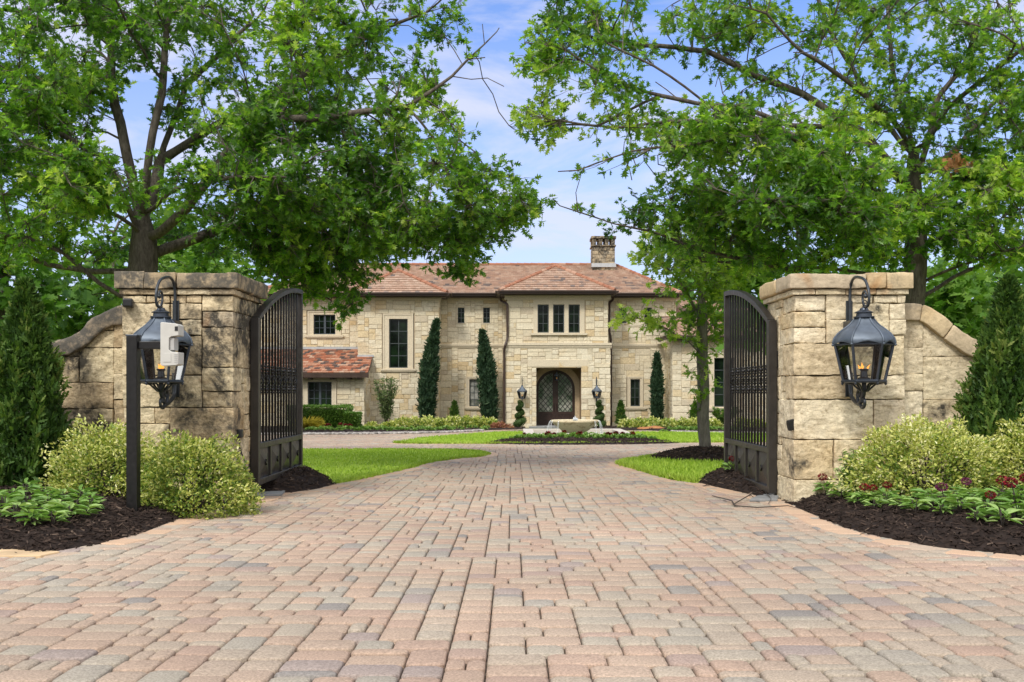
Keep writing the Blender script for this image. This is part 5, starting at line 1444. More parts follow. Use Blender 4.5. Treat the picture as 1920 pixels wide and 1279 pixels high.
# raised frame ring and stiles
o2, i2 = arch(hw-.001), arch(hw-.13)
for k in range(len(o2)-1):
    q = [o2[k], o2[k+1], i2[k+1], i2[k]]; b.prism([(x, YP-.10, z) for x, z in q][::-1], (0, .029, 0))
b.box(dcx-.13, YP-.115, zs0, dcx+.13, YP-.071, zsp+hw-.06); b.box(dcx-.02, YP-.125, zs0, dcx+.02, YP-.1155, zsp+hw-.08)
zg = Z_(772, YP)
for s in (-1, 1):
    xa, xb = sorted((dcx+s*.13, dcx+s*(hw-.13)))
    b.box(xa+.001, YP-.10, zg-.14, xb-.001, YP-.071, zg); b.box(xa+.001, YP-.10, zs0, xb-.001, YP-.071, zs0+.16)
    b.box(xa+.10, YP-.085, zs0+.20, xb-.10, YP-.0705, zg-.18)
o = b.build('door_frame', M['door']); o.parent = door
for s in (-1, 1):
    r = hw-.13; xin = .13
    P = [(dcx+s*xin, zg)]+[(dcx+s*xin, zsp+math.sqrt(r*r-xin*xin))]+[(dcx+s*r*math.cos(a), zsp+r*math.sin(a)) for a in np.linspace(math.acos(xin/r), 0, 12)]+[(dcx+s*r, zg)]
    q = MB(); f = [(x, YP-.076, z) for x, z in P]; q.face(f if s < 0 else f[::-1]); o = q.build('pane', M['pane_door']); o.parent = door
    q = MB(); step = .235                                           # diamond lattice
    xs_ = sorted((dcx+s*xin, dcx+s*r))
    def inside(x, z): return xs_[0] <= x <= xs_[1] and z >= zg and (z <= zsp or (x-dcx)**2+(z-zsp)**2 <= r*r)
    for sl in (1, -1):
        for k in np.arange(-6, 8, step):
            seg = []
            for tt in np.linspace(-.2, 3.2, 160):
                z = zg+tt; x = dcx+(tt*.86-k)*sl
                if inside(x, z): seg.append((x, YP-.084, z))
            if len(seg) > 2: q.tube([seg[0], seg[-1]], .019, 4)
    o = q.build('lattice', M['iron_black']); o.parent = door
for s in (-1, 1):
    q = MB(); q.tube([(dcx+s*.07, YP-.16, -.12), (dcx+s*.07, YP-.16, .22)], .014, 8); q.tube([(dcx+s*.07, YP-.11, -.06), (dcx+s*.07, YP-.16, -.06)], .012, 6); q.tube([(dcx+s*.07, YP-.11, .16), (dcx+s*.07, YP-.16, .16)], .012, 6); o = q.build('handle', M['iron_black']); o.parent = door

# ---- left block with the tall stair window
xc0, xc1 = X_(671, YCb), X_(823, YCb)
fwall(671, 823, zeC, YCb, [(717, 776, 587, 695)])
swall(xc1, YCb, YB, zeC, 1); swall(xc0, YCb, YB, zeC, -1)
window(729.5, 764.5, 598, 690, YCb, 2, 4, (718, 775, 588, 692), (714, 780, 691.5), muntin=.03)
trim('cornice', 0, 0, 552, 563, YCb, .15, xw=(xc0-.12, xc1+.12))
# ---- far left wing, upper wall
fwall(478, 676, zeB, YB, [(576, 641, 582, 634)])
swall(X_(478, YB), YB, YB+8, zeB, -1)
window(588, 629, 590, 627, YB, 2, 3, (577, 640, 583, 629), (573, 645, 628.5), fm='frame', leafs=2)
trim('cornice', 478, 676, 553, 561, YB, .12)
# ---- lower left wing
zeE = Z_(702, YE)
xe1 = X_(683, YE); xe0 = X_(430, YE)
fwall(430, 683, zeE, YE, [(566, 632, 705, 775)])
swall(xe1, YE, YCb, zeE+.3, 1); swall(xe0, YE, YB, zeE, -1)
window(577, 622, 716, 763, YE, 2, 3, (567, 631, 706, 765), None, fm='frame', leafs=2)
# ---- right wing
zeG = Z_(634, YG)
xg0, xg1 = X_(1261, YG), X_(1530, YG)
fwall(1261, 1530, zeG, YG, [(1326, 1390, 660, 772)])
swall(xg0, YG, YB, zeG, -1); swall(xg1, YG, YG+7, zeG, 1)
window(1339, 1377, 671, 763, YG, 2, 4, (1327, 1389, 661, 765), (1324, 1392, 764.5), muntin=.03)
# back of the house, plain
b = MB(); b.face([(X_(478, YB), YB+8.4, -1), (X_(1268, YB), YB+8.4, -1), (X_(1268, YB), YB+8.4, zeB), (X_(478, YB), YB+8.4, zeB)][::-1])
xF1 = X_(1268, YB); b.face([(xF1, YB, zeG), (xF1, YB+8.4, zeG), (xF1, YB+8.4, zeB), (xF1, YB, zeB)]); b.build('wall', M['house'], house, True)

# ---- roofs
def clip2(poly, axis, val, keep_less):
    out = []
    for i in range(len(poly)):
        a, b_ = poly[i], poly[(i+1) % len(poly)]
        ia = (a[axis] <= val) == keep_less; ib = (b_[axis] <= val) == keep_less
        if ia: out.append(a)
        if ia != ib:
            t = (val-a[axis])/(b_[axis]-a[axis]+1e-12); out.append(tuple(a[k]+t*(b_[k]-a[k]) for k in (0, 1)))
    return out
def tiles(poly, Ud, mat, tw=.21, ex=.22, lift=.05, name='roof'):
    """overlapping flat clay tiles on a planar roof polygon (eave direction Ud)"""
    P = [Vector(p) for p in poly]; Ud = Vector(Ud).normalized()
    Nn = Vector((0, 0, 0))
    for i in range(len(P)): Nn += P[i].cross(P[(i+1) % len(P)])
    Nn.normalize()
    if Nn.z < 0: Nn = -Nn
    Wd = Nn.cross(Ud).normalized()
    if Wd.z < 0: Wd = -Wd
    O = P[0]; q = [((p-O).dot(Ud), (p-O).dot(Wd)) for p in P]
    u0, u1 = min(a for a, b_ in q), max(a for a, b_ in q); w0, w1 = min(b_ for a, b_ in q), max(b_ for a, b_ in q)
    mb = MB(); j = 0; w = w0; face_up = Ud.cross(Wd).dot(Nn) > 0
    while w < w1:
        rrow = random.uniform(.30, .72)
        row = clip2(clip2(q, 1, w, False), 1, min(w+ex, w1), True)
        if len(row) >= 3:
            ra, rb = min(a for a, b_ in row), max(a for a, b_ in row)
            u = u0-(j % 2)*tw/2-random.uniform(0, .03)
            while u < rb:
                if u+tw > ra:
                    t = clip2(clip2(row, 0, u+.003, False), 0, u+tw-.003, True)
                    if len(t) >= 3:
                        r = min(1, max(0, random.gauss(rrow, .22))) if mat == 'roof' else random.random(); dz = random.uniform(0, .008)
                        if mat == 'roof' and r > .88: r = .7
                        hgt = lambda b_: (lift*(1-(b_-w)/ex)+.004+dz)
                        pts = [tuple(O+Ud*a+Wd*b_+Nn*hgt(b_)) for a, b_ in t]
                        ar = sum(t[i][0]*t[(i+1) % len(t)][1]-t[(i+1) % len(t)][0]*t[i][1] for i in range(len(t)))
                        if (ar > 0) != face_up: pts = pts[::-1]
                        mb.face(pts, r)
                        low = sorted([a for a, b_ in t if b_ < w+.004])
                        if len(low) >= 2:
                            a, c = low[0], low[-1]
                            f = [tuple(O+Ud*a+Wd*w-Nn*.01), tuple(O+Ud*c+Wd*w-Nn*.01), tuple(O+Ud*c+Wd*w+Nn*(lift+.004+dz)), tuple(O+Ud*a+Wd*w+Nn*(lift+.004+dz))]
                            mb.face(f if face_up else f[::-1], r)
                u += tw
        w += ex; j += 1
    ns = len(mb.v)
    mb.face([tuple(p-Nn*.01) for p in P]); mb.r[-1] = .02
    return mb.build(name, M[mat], house, True)
def hipline(a, b_, mat='roof', rad=.10, parent=None):
    a, b_ = Vector(a), Vector(b_); L = (b_-a).length; n = max(1, int(L/.36)); mb = MB()
    for k in range(n):
        p, q = a.lerp(b_, k/n), a.lerp(b_, (k+1.06)/n); mb.tube([p, q], [rad*1.08, rad*.86], 8, True, random.choice((.95, .97, .96, 1, .92)))
    return mb.build('ridge_tiles', M[mat], house, True)
zE = Z_(550, 48.15); Ye = 48.15; Yr = 52.6; zR = Z_(497.5, Yr); Yk = 57.2
xL, xR = X_(466, Ye), X_(1276, Ye); rL, rR = X_(668, Yr), X_(1152, Yr)
tiles([(xL, Ye, zE), (xR, Ye, zE), (rR, Yr, zR), (rL, Yr, zR)], (1, 0, 0), 'roof')
tiles([(xR, Ye, zE), (xR, Yk, zE), (rR, Yr, zR)], (0, 1, 0), 'roof'); tiles([(xL, Yk, zE), (xL, Ye, zE), (rL, Yr, zR)], (0, -1, 0), 'roof')
tiles([(xR, Yk, zE), (xL, Yk, zE), (rL, Yr, zR), (rR, Yr, zR)], (-1, 0, 0), 'roof', .5, .5)
for a, c in (((rL, Yr, zR+.03), (rR, Yr, zR+.03)), ((xL, Ye, zE+.03), (rL, Yr, zR+.03)), ((xR, Ye, zE+.03), (rR, Yr, zR+.03))): hipline(a, c)
def hip_front(pxa, pxb, pye, Yf, pxap, pyap, Yap, wallY):
    z = Z_(pye, Yf); a, c = X_(pxa, Yf), X_(pxb, Yf); ax, az = X_(pxap, Yap), Z_(pyap, Yap)
    yb = Ye+(az-zE)/((zR-zE)/(Yr-Ye))
    tiles([(a, Yf, z), (c, Yf, z), (ax, Yap, az)], (1, 0, 0), 'roof')
    ybase = Ye+max(0, (z-zE))/((zR-zE)/(Yr-Ye))+.35
    tiles([(c, Yf, z), (c, ybase, z), (ax, yb, az), (ax, Yap, az)], (0, 1, 0), 'roof'); tiles([(a, ybase, z), (a, Yf, z), (ax, Yap, az), (ax, yb, az)], (0, -1, 0), 'roof')
    for p, q in (((a, Yf, z+.03), (ax, Yap, az+.03)), ((c, Yf, z+.03), (ax, Yap, az+.03)), ((ax, Yap, az+.03), (ax, yb, az+.03))): hipline(p, q)
    return a, c, z, ybase
def gutter(pts, z, drop=.15, w=.14, name='gutter', soffit=None):
    b = MB()
    for (x0, y0), (x1, y1) in zip(pts[:-1], pts[1:]):
        d = Vector((x1-x0, y1-y0, 0)); L = d.length; d.normalize(); n = Vector((d.y, -d.x, 0))
        c = Vector(((x0+x1)/2, (y0+y1)/2, z-drop/2+.01))
        b.obox(c+n*(w/2-.04), d*(L/2+.03), n*w/2, (0, 0, drop/2))
        b.obox(c+n*(w+.0)-Vector((0, 0, -.045)), d*(L/2+.035), n*.05, (0, 0, .03))
    return b.build(name, M['gutter'], house, True, bevel=.012)
def soffit(x0, y0, x1, y1, z):
    b = MB(); b.box(x0, y0, z-.03, x1, y1, z); return b.build('soffit', M['gutter'], house, True)
a, c, z, yb = hip_front(653, 838, 549.5, 46.95, 747, 508, 49.3, YCb)
gutter([(a, yb-.4), (a, 46.95), (c, 46.95), (c, yb-.4)], z); soffit(a+.06, 47.03, c-.06, 48.4, z-.14); cC = (a, c)
a, c, z, yb = hip_front(936, 1153, 545.5, 46.45, 1042, 499.5, 49.1, YA)
gutter([(a, yb-.4), (a, 46.45), (c, 46.45), (c, yb-.4)], z); soffit(a+.06, 46.53, c-.06, 48.3, z-.14); cA = (a, c)
gutter([(cC[1]+.2, Ye), (cA[0]-.2, Ye)], zE); gutter([(cA[1]+.2, Ye), (xR, Ye), (xR, Yk)], zE); gutter([(xL, Yk), (xL, Ye), (cC[0]-.2, Ye)], zE)
soffit(xL+.06, Ye+.05, xR-.06, YB+.05, zE-.155)
# lower left roof
zl0, zl1, yl0, yl1 = Z_(699, 45.2), Z_(655, YB), 45.2, YB
xj = X_(671, YCb)-.02; xr = X_(690, 45.2); xl = X_(418, 45.2); k = (YCb-yl0)/(yl1-yl0); zj = zl0+(zl1-zl0)*k
tiles([(xl, yl0, zl0), (xj, yl0, zl0), (xj, yl1, zl1), (xl, yl1, zl1)], (1, 0, 0), 'roof_red', .24, .25, .04)
tiles([(xj, yl0, zl0), (xr, yl0, zl0), (xr-.12, YCb, zj), (xj, YCb, zj)], (1, 0, 0), 'roof_red', .24, .25, .04)
b = MB(); b.box(xl, yl0-.02, zl0-.22, xr-.03, yl0+.05, zl0-.005); b.box(xr-.03, yl0-.02, zl0-.23, xr+.03, yl0+.04, zl0+.02)
b.hexa([(xr-.09, yl0+.04, zl0-.2), (xr-.03, yl0+.04, zl0-.2), (xr-.12, YCb, zj-.2), (xr-.18, YCb, zj-.2), (xr-.09, yl0+.04, zl0), (xr-.03, yl0+.04, zl0), (xr-.12, YCb, zj), (xr-.18, YCb, zj)])
for px in (581, 622, 654, 673): b.box(X_(px, 45.3)-.08, yl0+.06, zl0-.30, X_(px, 45.3)+.08, YE-.02, zl0-.16)
b.box(xl, yl0+.06, zl0-.13, xr-.1, YE+.05, zl0-.1)
b.build('fascia', M['gutter'], house, True)
b = MB(); b.box(xl, YB-.06, zl1-.02, xj, YB-.03, zl1+.12); b.hexa([(xj, YCb-.05, zj-.0), (xr-.05, YCb-.05, zj-.0), (xr-.05, YCb-.02, zj), (xj, YCb-.02, zj), (xj, YCb-.05, zj+.10), (xr-.05, YCb-.05, zj+.10), (xr-.05, YCb-.02, zj+.10), (xj, YCb-.02, zj+.10)])
b.build('flashing', M['lead'], house, True)
# right wing roof
zg0, yg0, yg1 = Z_(630, 45.95), 45.95, 51.2; zg1 = zg0+2.1; xa, xb = X_(1252, yg0), X_(1545, yg0)
tiles([(xa, yg0, zg0), (xb, yg0, zg0), (xb-2.6, yg1, zg1), (xF1+.05, yg1, zg1), (xF1+.05, 48.9, zg0+2.1*(48.9-yg0)/(yg1-yg0)), (xa, 48.6, zg0+2.1*(48.6-yg0)/(yg1-yg0))], (1, 0, 0), 'roof')
tiles([(xb, yg0, zg0), (xb, yg1+4, zg0), (xb-2.6, yg1, zg1)], (0, 1, 0), 'roof')
gutter([(xa, 48.4), (xa, yg0), (xb, yg0), (xb, yg1+4)], zg0); soffit(xa+.06, yg0+.05, xb-.06, YG+.05, zg0-.15)
# downspouts
def spout(pts, r=.058): b = MB(); b.tube(smooth_line(pts, 5), r, 10); b.build('downspout', M['gutter'], house, True, smooth=True)
def q_(px, py, Y): p = at(px, py, Y); return (p.x, p.y, p.z)
spout([q_(939, 556, 48.0), q_(940, 564, 48.2), q_(950, 570, 47.0), q_(951.5, 578, YA-.10)]+[q_(951.5, y, YA-.10) for y in (600, 632)]+[q_(948, 646, YA-.24), q_(945.5, 656, YA-.2)]+[q_(945.5, y, YA-.16) for y in (670, 730, 801)])
spout([q_(1150, 553, 48.1), q_(1149, 562, 48.3), q_(1143, 568, 48.4), q_(1142.5, 580, 48.5), q_(1142.5, 620, 48.5), q_(1145.5, 650, 48.5), q_(1145.5, 800, 48.5)])
# chimney, open lantern top
Yc = 52.2; x0, x1 = X_(1109, Yc), X_(1151, Yc); zc0, zc1 = zR-.9, Z_(446, Yc); zt = Z_(463, Yc)
b = MB(); u_ = .14
for (fx, fy, ax) in ((x0, Yc-.55, 'x'), ):
    for j in range(int((zt-zc0)/.19)):
        zz = zc0+j*.19; s = x0
        while s < x1-.05:
            w = min(random.uniform(.22, .5), x1-s)
            if x1-s-w < .15: w = x1-s
            rough_box(b, (s+.004, Yc-.58, zz+.004), (s+w-.004, Yc+.58, zz+.186), .012, 4, .015, .12, random.random()); s += w
for k in range(4):
    s = x0+.0+(x1-x0-.19)*k/3
    for y in (Yc-.58, Yc+.38): rough_box(b, (s, y, zt), (s+.19, y+.2, zc1-.13), .008, 4, .012, .1, random.random())
rough_box(b, (x0-.06, Yc-.64, zc1-.125), (x1+.06, Yc+.64, zc1), .015, 4, .02, .12, .5)
rough_box(b, (x0-.05, Yc-.63, zt-.06), (x1+.05, Yc+.63, zt+.02), .01, 4, .015, .12, .3)
ch = b.build('chimney', M['chimney'], house, True, smooth=True)
b = MB(); b.box(x0-.05, Yc-.66, zR-.22, x1+.05, Yc-.585, zR-.02); o = b.build('flashing', M['lead'], house, True)

# ---- lamps on the house
def coach_lamp(label, px, py0, py1, Y, group, wall=True, s=1.0):
    x = X_(px, Y); z1 = Z_(py0, Y); h = (py1-py0)*Y/F; z0 = z1-h
    t = thing('wall_lantern' if wall else 'hanging_lantern', label, 'lantern', (x, Y, z0), 0, group)
    r0, r1 = .14*s, .225*s; hc = h*.50
    ring = lambda r, z, k: Vector((r*math.cos(k*math.pi/3), r*math.sin(k*math.pi/3), z))
    b = MB(); b.lathe([(r1*1.06, hc), (r1*1.08, hc+.03), (r1*.72, hc+h*.18), (r1*.36, hc+h*.32), (.05*s, h*.90), (.05*s, h*.96), (.001, h)], 6); b.build('hood', M['lantern'], t)
    b = MB()
    for k in range(6): b.tube([ring(r0, 0, k), ring(r1, hc, k)], .016*s, 5); b.tube([ring(r0, 0, k), ring(r0, 0, k+1)], .018*s, 5); b.tube([ring(r1, hc, k), ring(r1, hc, k+1)], .016*s, 5)
    b.prism([ring(r0, -.015, k) for k in range(6)], (0, 0, .014)); b.build('cage_frame', M['lantern_frame'], t)
    for k in range(6):
        b = MB(); b.face([ring(r0*.97, .01, k), ring(r0*.97, .01, k+1), ring(r1*.97, hc, k+1), ring(r1*.97, hc, k)]); b.build('glass_pane', M['lampglass'], t)
    b = MB(); b.lathe([(.05*s, 0), (.035*s, hc*.3), (.035*s, hc*.35), (.001, hc*.36)], 8); b.build('burner', M['lantern_frame'], t)
    b = MB(); b.lathe([(.002, hc*.36), (.013*s, hc*.43), (.009*s, hc*.5), (.001, hc*.6)], 6); b.build('flame', M['flame'], t)
    b = MB()
    if wall:
        b.tube(smooth_line([(0, 0, h), (0, 0, h*1.22), (0, .06, h*1.55), (0, .22, h*1.6), (0, .34, h*1.3), (0, .36, h*.8)], 5), .016, 6)
        b.tube(smooth_line([(0, 0, -.01), (0, 0, -h*.18), (0, .15, -h*.34), (0, .33, -h*.2), (0, .36, .1)], 5), .018, 6)
    else: b.tube([(0, 0, h), (0, 0, h*1.3)], .012, 6)
    b.build('bracket', M['bracket'], t, smooth=True)
coach_lamp('small grey wall lantern left of the front door, above a spiral topiary', 979, 722, 747, YA-.42, 'lanterns flanking the front door')
coach_lamp('small grey wall lantern right of the front door, above a spiral topiary', 1119, 722, 746, YA-.42, 'lanterns flanking the front door')
coach_lamp('small lantern hanging inside the front door porch', 1044, 697, 713, 47.7, None, False, .55)

# ================================================================== PLANTING BY THE HOUSE
def spiral(label, px, ybot, ytop, Y):
    x, z0, h = X_(px, Y), Z_(ybot, Y), (ybot-ytop)*Y/F
    t = thing('spiral_topiary', label, 'topiary', (x, Y, z0), random.uniform(0, 6), 'spiral topiaries by the front door')
    mb = MB(); turns = 3.1; N = 64; pts = []; rad = []
    for k in range(N+1):
        s = k/N; a = turns*2*math.pi*s; rr = .155*(1-s*.72)
        pts.append(Vector((rr*math.cos(a), rr*math.sin(a), .16+(h-.22)*s))); rad.append((.195-.105*s)*(.9+.1*math.sin(s*9)))
    mb.tube(pts, [r*.80 for r in rad], 10)
    P = []; D = []
    for _ in range(5200):
        k = random.randint(0, N); n = Vector((random.gauss(0, 1), random.gauss(0, 1), random.gauss(0, .8))).normalized()
        P.append(tuple(pts[k]+n*rad[k]*random.uniform(.82, 1.0))); D.append(tuple(n))
    core = mb.build('inner_growth', M['topiary'], t, smooth=True)
    link('foliage', leafmesh(np.array(P), .045, OVAL, dirs=np.array(D), jit=.5, roll=1, r=np.clip(RNG.normal(.5, .25, len(P)), 0, 1)), M['topiary'], t)
    b = MB(); b.tube([(0, 0, -.1), (0, 0, h*.8)], .03, 8); b.build('trunk', M['bark'], t)
spiral('spiral clipped topiary left of the front door', 975, 806, 751, 44.6); spiral('spiral clipped topiary right of the front door', 1124, 805, 751, 44.6)
cyp = lambda k: (min(1, k*7+.55))*((1-k)**.42 if k > .5 else .747+.253*(1-((k-.22)/.3)**2 if abs(k-.22) < .3 else .0))
cypress_prof = lambda k: (1-k**4.6)*(.60+.40*math.sin(min(1, k*2.4+.05)*math.pi/2))*(1 if k < .6 else 1-(k-.6)*.5)
def cypress(label, px, ybot, ytop, wpx, Y, lean, n):
    x, z0, h = X_(px, Y), Z_(ybot, Y), (ybot-ytop)*Y/F
    conifer('italian_cypress', label, x, Y, z0, h, wpx*Y/F, n, .22, M['cypress'], 'cypresses against the house wall', (lean, 0), cypress_prof, .9, clump=.3, cat='cypress')
cypress('tallest cypress, its tip bent right, beside the stair window', 800, 795, 603, 15, 46.6, .10, 9000)
cypress('broad cypress with a pointed tip, just left of the brown downspout', 917, 797, 624, 15.5, 46.9, -.075, 8500)
cypress('thin cypress on the wall right of the entrance block', 1232, 795, 667, 9.5, 46.9, .0, 5000)
def small_cone(label, px, ybot, ytop, wpx, Y):
    conifer('dwarf_conifer', label, X_(px, Y), Y, Z_(ybot, Y), (ybot-ytop)*Y/F, wpx*Y/F, 2600, .14, M['cedar'], 'small clipped conifers by the house', (0, 0), lambda k: (1-k**1.7)**.9*(.85+.15*k), .85, cat='conifer')
small_cone('small cone conifer between the two left cypresses', 852, 792, 755, 8.5, 45.5)
small_cone('small cone conifer just right of the entrance block', 1164, 795, 755, 9, 45.5)
small_cone('small rounded conifer half hidden by the young oak trunk', 1303, 795, 757, 10, 45)
# vase-shaped shrub
Yv = 45.2; x, z0, h = X_(724, Yv), Z_(793, Yv), 98*Yv/F
t = thing('vase_shrub', 'tall loose vase-shaped shrub under the stair window', 'shrub', (x, Yv, z0)); mb = MB(); P = []; D = []
for k in range(34):
    a = random.uniform(0, 6.28); sp = random.uniform(.1, 1)**.6*.62; tip = Vector((math.cos(a)*sp, math.sin(a)*sp, h*random.uniform(.62, 1.0)*(1-.22*sp)))
    pts = [Vector((tip.x*.05, tip.y*.05, -.05)), Vector((tip.x*.35, tip.y*.35, tip.z*.4)), tip]; pts = [Vector(p) for p in smooth_line([tuple(p) for p in pts], 5)]
    mb.tube(pts, list(np.linspace(.016, .005, len(pts))), 5)
    for q in range(60):
        s = random.uniform(.22, 1)**.8; p = pts[min(int(s*(len(pts)-1)), len(pts)-1)]; d = (tip-pts[0]).normalized()
        P.append(tuple(p+Vector((random.gauss(0, .07), random.gauss(0, .07), random.gauss(0, .06))))); D.append(tuple(d*.7+Vector((random.gauss(0, .5), random.gauss(0, .5), 0))))
mb.build('stems', M['twig'], t); link('foliage', leafmesh(np.array(P), .13, LANCE, dirs=np.array(D), jit=.3, roll=1, r=np.clip(RNG.normal(.5, .25, len(P)), 0, 1)), M['shrub_grey'], t)
# clipped hedges
def hedge(label, px0, px1, ybot, ytop, Y, depth, n):
    x0, x1, z0, z1 = X_(px0, Y), X_(px1, Y), Z_(ybot, Y), Z_(ytop, Y); cx = (x0+x1)/2; w = (x1-x0)/2; h = z1-z0
    t = thing('clipped_hedge', label, 'hedge', (cx, Y+depth/2, z0), group='clipped hedges by the left wing')
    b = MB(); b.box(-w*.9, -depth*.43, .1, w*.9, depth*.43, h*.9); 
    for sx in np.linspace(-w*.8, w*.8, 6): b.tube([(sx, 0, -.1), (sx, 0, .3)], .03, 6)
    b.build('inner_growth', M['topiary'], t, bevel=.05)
    P = []; D = []
    for _ in range(n):
        f = random.random()
        if f < .42: p = (random.uniform(-w, w), -depth/2, random.uniform(.02, h)); d = (0, -1, .35)
        elif f < .84: p = (random.uniform(-w, w), random.uniform(-depth/2, depth/2), h); d = (0, 0, 1)
        elif f < .93: p = (w, random.uniform(-depth/2, depth/2), random.uniform(.02, h)); d = (1, 0, .35)
        else: p = (-w, random.uniform(-depth/2, depth/2), random.uniform(.02, h)); d = (-1, 0, .35)
        k = .05*noise.noise((p[0]*2, p[1]*2, p[2]*3)); tp = 1-.10*(1-p[2]/h)
        P.append((p[0]*tp+d[0]*k+random.gauss(0, .018), p[1]*tp+d[1]*k+random.gauss(0, .018), p[2]+d[2]*k+abs(random.gauss(0, .025)))); D.append(d)
    link('foliage', leafmesh(np.array(P), .075*RNG.uniform(.6, 1.3, n), OVAL, dirs=np.array(D), jit=.55, roll=1, r=np.clip(RNG.normal(.5, .25, n), 0, 1)), M['hedge'], t)
hedge('long clipped green hedge under the left wing window', 538, 649, 805, 765, 40.5, 1.5, 11000); hedge('small square clipped hedge at the right end of the long hedge', 646, 672, 806, 777, 40.3, .8, 3500)
# yellow strappy plant
x, y = gp(579, 808); P = np.c_[RNG.normal(0, .06, (160, 2)), np.full(160, .0)]; a = RNG.uniform(0, 6.28, 160); D = np.c_[np.cos(a)*.6, np.sin(a)*.6, np.full(160, .85)]
t = thing('strappy_plant', 'yellow spiky strap-leaved plant at the left end of the hedge', 'plant', (x, 38.5, g(38.5)+.05)); link('leaves', leafmesh(P, .62, BLADE, dirs=D, jit=.25, roll=.3), M['yellow_blade'], t)
t.location.x = X_(579, 38.5)
# low mounds along the beds
GL = 'low variegated mounds along the house bed'
LB = {-1: 'low variegated mound in the row below the left windows', 1: 'low variegated mound in the row below the right windows'}
for px, yb, yt, w, Y in ((728, 806, 793, 17, 41.5), (755, 806, 785, 20, 42), (783, 807, 786, 19, 41.5), (808, 806, 784, 20, 42.2), (828, 807, 786, 17, 41.3), (850, 805, 782, 18, 42.4), (874, 805, 783, 20, 42), (898, 805, 784, 18, 41.8), (920, 804, 787, 15, 42),
                         (696, 809, 795, 12, 40.5), (1176, 806, 789, 15, 42), (1200, 806, 786, 18, 42), (1222, 803, 786, 17, 43), (1250, 806, 787, 20, 42), (1278, 807, 788, 18, 42), (1300, 808, 788, 17, 41.8), (1338, 808, 789, 14, 41.5), (1395, 808, 786, 20, 41.5), (1420, 808, 788, 18, 41.5)):
    mound_px('low_shrub', LB[-1 if px < 960 else 1], px, yb, yt, w, Y, 1100, .105, M['euonymus'], GL, stems=False, rshift=-.06)
mound_px('barberry', 'low reddish barberry left of the left spiral topiary', 937, 807, 795, 22, 41, 1300, .09, M['red_shrub'], stems=False)
def boulder(label, px, yb, yt, w, Y):
    x, z0 = X_(px, Y), Z_(yb, Y); rx = w*Y/F; h = (yb-yt)*Y/F; mb = MB(); P = []
    for i in range(13):
        th = math.pi*i/12; row = []
        for j in range(25):
            ph = 2*math.pi*j/24; p = Vector((math.sin(th)*math.cos(ph), math.sin(th)*math.sin(ph)*.7, math.cos(th)))
            k = 1+.22*noise.noise(Vector((math.sin(th)*math.cos(ph), math.sin(th)*math.sin(ph), math.cos(th)))*1.6+Vector((px, 0, 0))); row.append((p.x*rx*k, p.y*rx*k, max(-.1, p.z*h*k)))
        P.append(row[::-1])
    mb.grid(P); o = mb.build('boulder', M['boulder'], smooth=True); o.location = (x, Y, z0); tag(o, label, 'boulder')
boulder('flat rust-brown boulder in the bed right of the fountain', 1222, 807, 799, 30, 40); boulder('small pinkish boulder in the bed left of the fountain', 862, 808, 801, 15, 40); boulder('smaller pale boulder beside the pinkish one', 850, 808, 803, 7, 40)
# dark ferny clump right of the young oak
x, Yf_ = X_(1356, 43.5), 43.5; P = []; D = []; mb = MB()
t = thing('fern_clump', 'dark arching ferny clump below the right wing window', 'plant', (x, Yf_, Z_(803, Yf_)))
for k in range(40):
    a = random.uniform(0, 6.28); tip = Vector((math.cos(a)*random.uniform(.2, .7), math.sin(a)*.5, random.uniform(.45, .95)))
    mb.tube([(0, 0, 0), tuple(tip*.5+Vector((0, 0, .12))), tuple(tip)], [.012, .008, .003], 4)
    for q in np.linspace(.25, 1, 26): P.append(tuple(tip*q+Vector((0, 0, .4*q*(1-q))))); s = random.choice((-1, 1)); w = tip.cross(Vector((0, 0, 1))).normalized()*s; D.append(tuple(w*.8+tip.normalized()*.5))
mb.build('stems', M['twig'], t); link('leaves', leafmesh(np.array(P), .17, LANCE, dirs=np.array(D), jit=.2, roll=.5), M['hedge'], t)
# small bedding plants round the fountain and along the bed edge
def mini(seed, mat, size):
    rs = np.random.default_rng(seed); n = 46; a = rs.uniform(0, 6.283, n); e = rs.uniform(.1, 1.3, n)
    D = np.c_[np.cos(a)*np.cos(e), np.sin(a)*np.cos(e), np.sin(e)]; me = leafmesh(D*.05*size, .15*size, OVAL, dirs=D, jit=.3, roll=.6, r=np.clip(rs.normal(.45, .25, n), 0, 1)); me.materials.append(mat); return me
minis = [mini(k, M['bed_leaf'], 1) for k in range(3)]; blooms = [mini(9, M['petal'], .62), mini(8, M['petal_purple'], .5)]
def mini_plant(x, y, z, label, group, bloom=None, s=1):
    t = bpy.data.objects.new('bedding_plant', random.choice(minis)); C.objects.link(t); t.location = (x, y, z); t.rotation_euler = (0, 0, random.uniform(0, 6)); t.scale = (s,)*3; tag(t, label, 'plant', group)
    if bloom is not None: o = bpy.data.objects.new('flower', blooms[bloom]); C.objects.link(o); o.parent = t; o.location = (0, 0, .13)
for k in range(84):
    px = 925+k*4.0+random.uniform(-2, 2); py = random.uniform(820.5, 825.5)
    x, y = gp(px, py); z = float(hC(x, y)); bl = random.random(); sc_ = random.uniform(.5, .78)
    if bl < .2: mini_plant(x, y, z, 'small bedding plant with a red bloom in the ring around the fountain', 'flower ring around the fountain', 0, sc_*1.1)
    else: mini_plant(x, y, z, 'small green bedding plant in the ring around the fountain', 'flower ring around the fountain', None, sc_)
for k in range(60):
    px = 575+k*6.2+random.uniform(-2, 2); py = random.uniform(807, 811)-max(0, (px-800))*.02
    x, y = gp(px, py); z = float(hH(x, y))
    mini_plant(x, y, z, 'small green bedding plant edging the house bed left of the fountain', 'edging plants of the house beds', None, random.uniform(.55, .85))
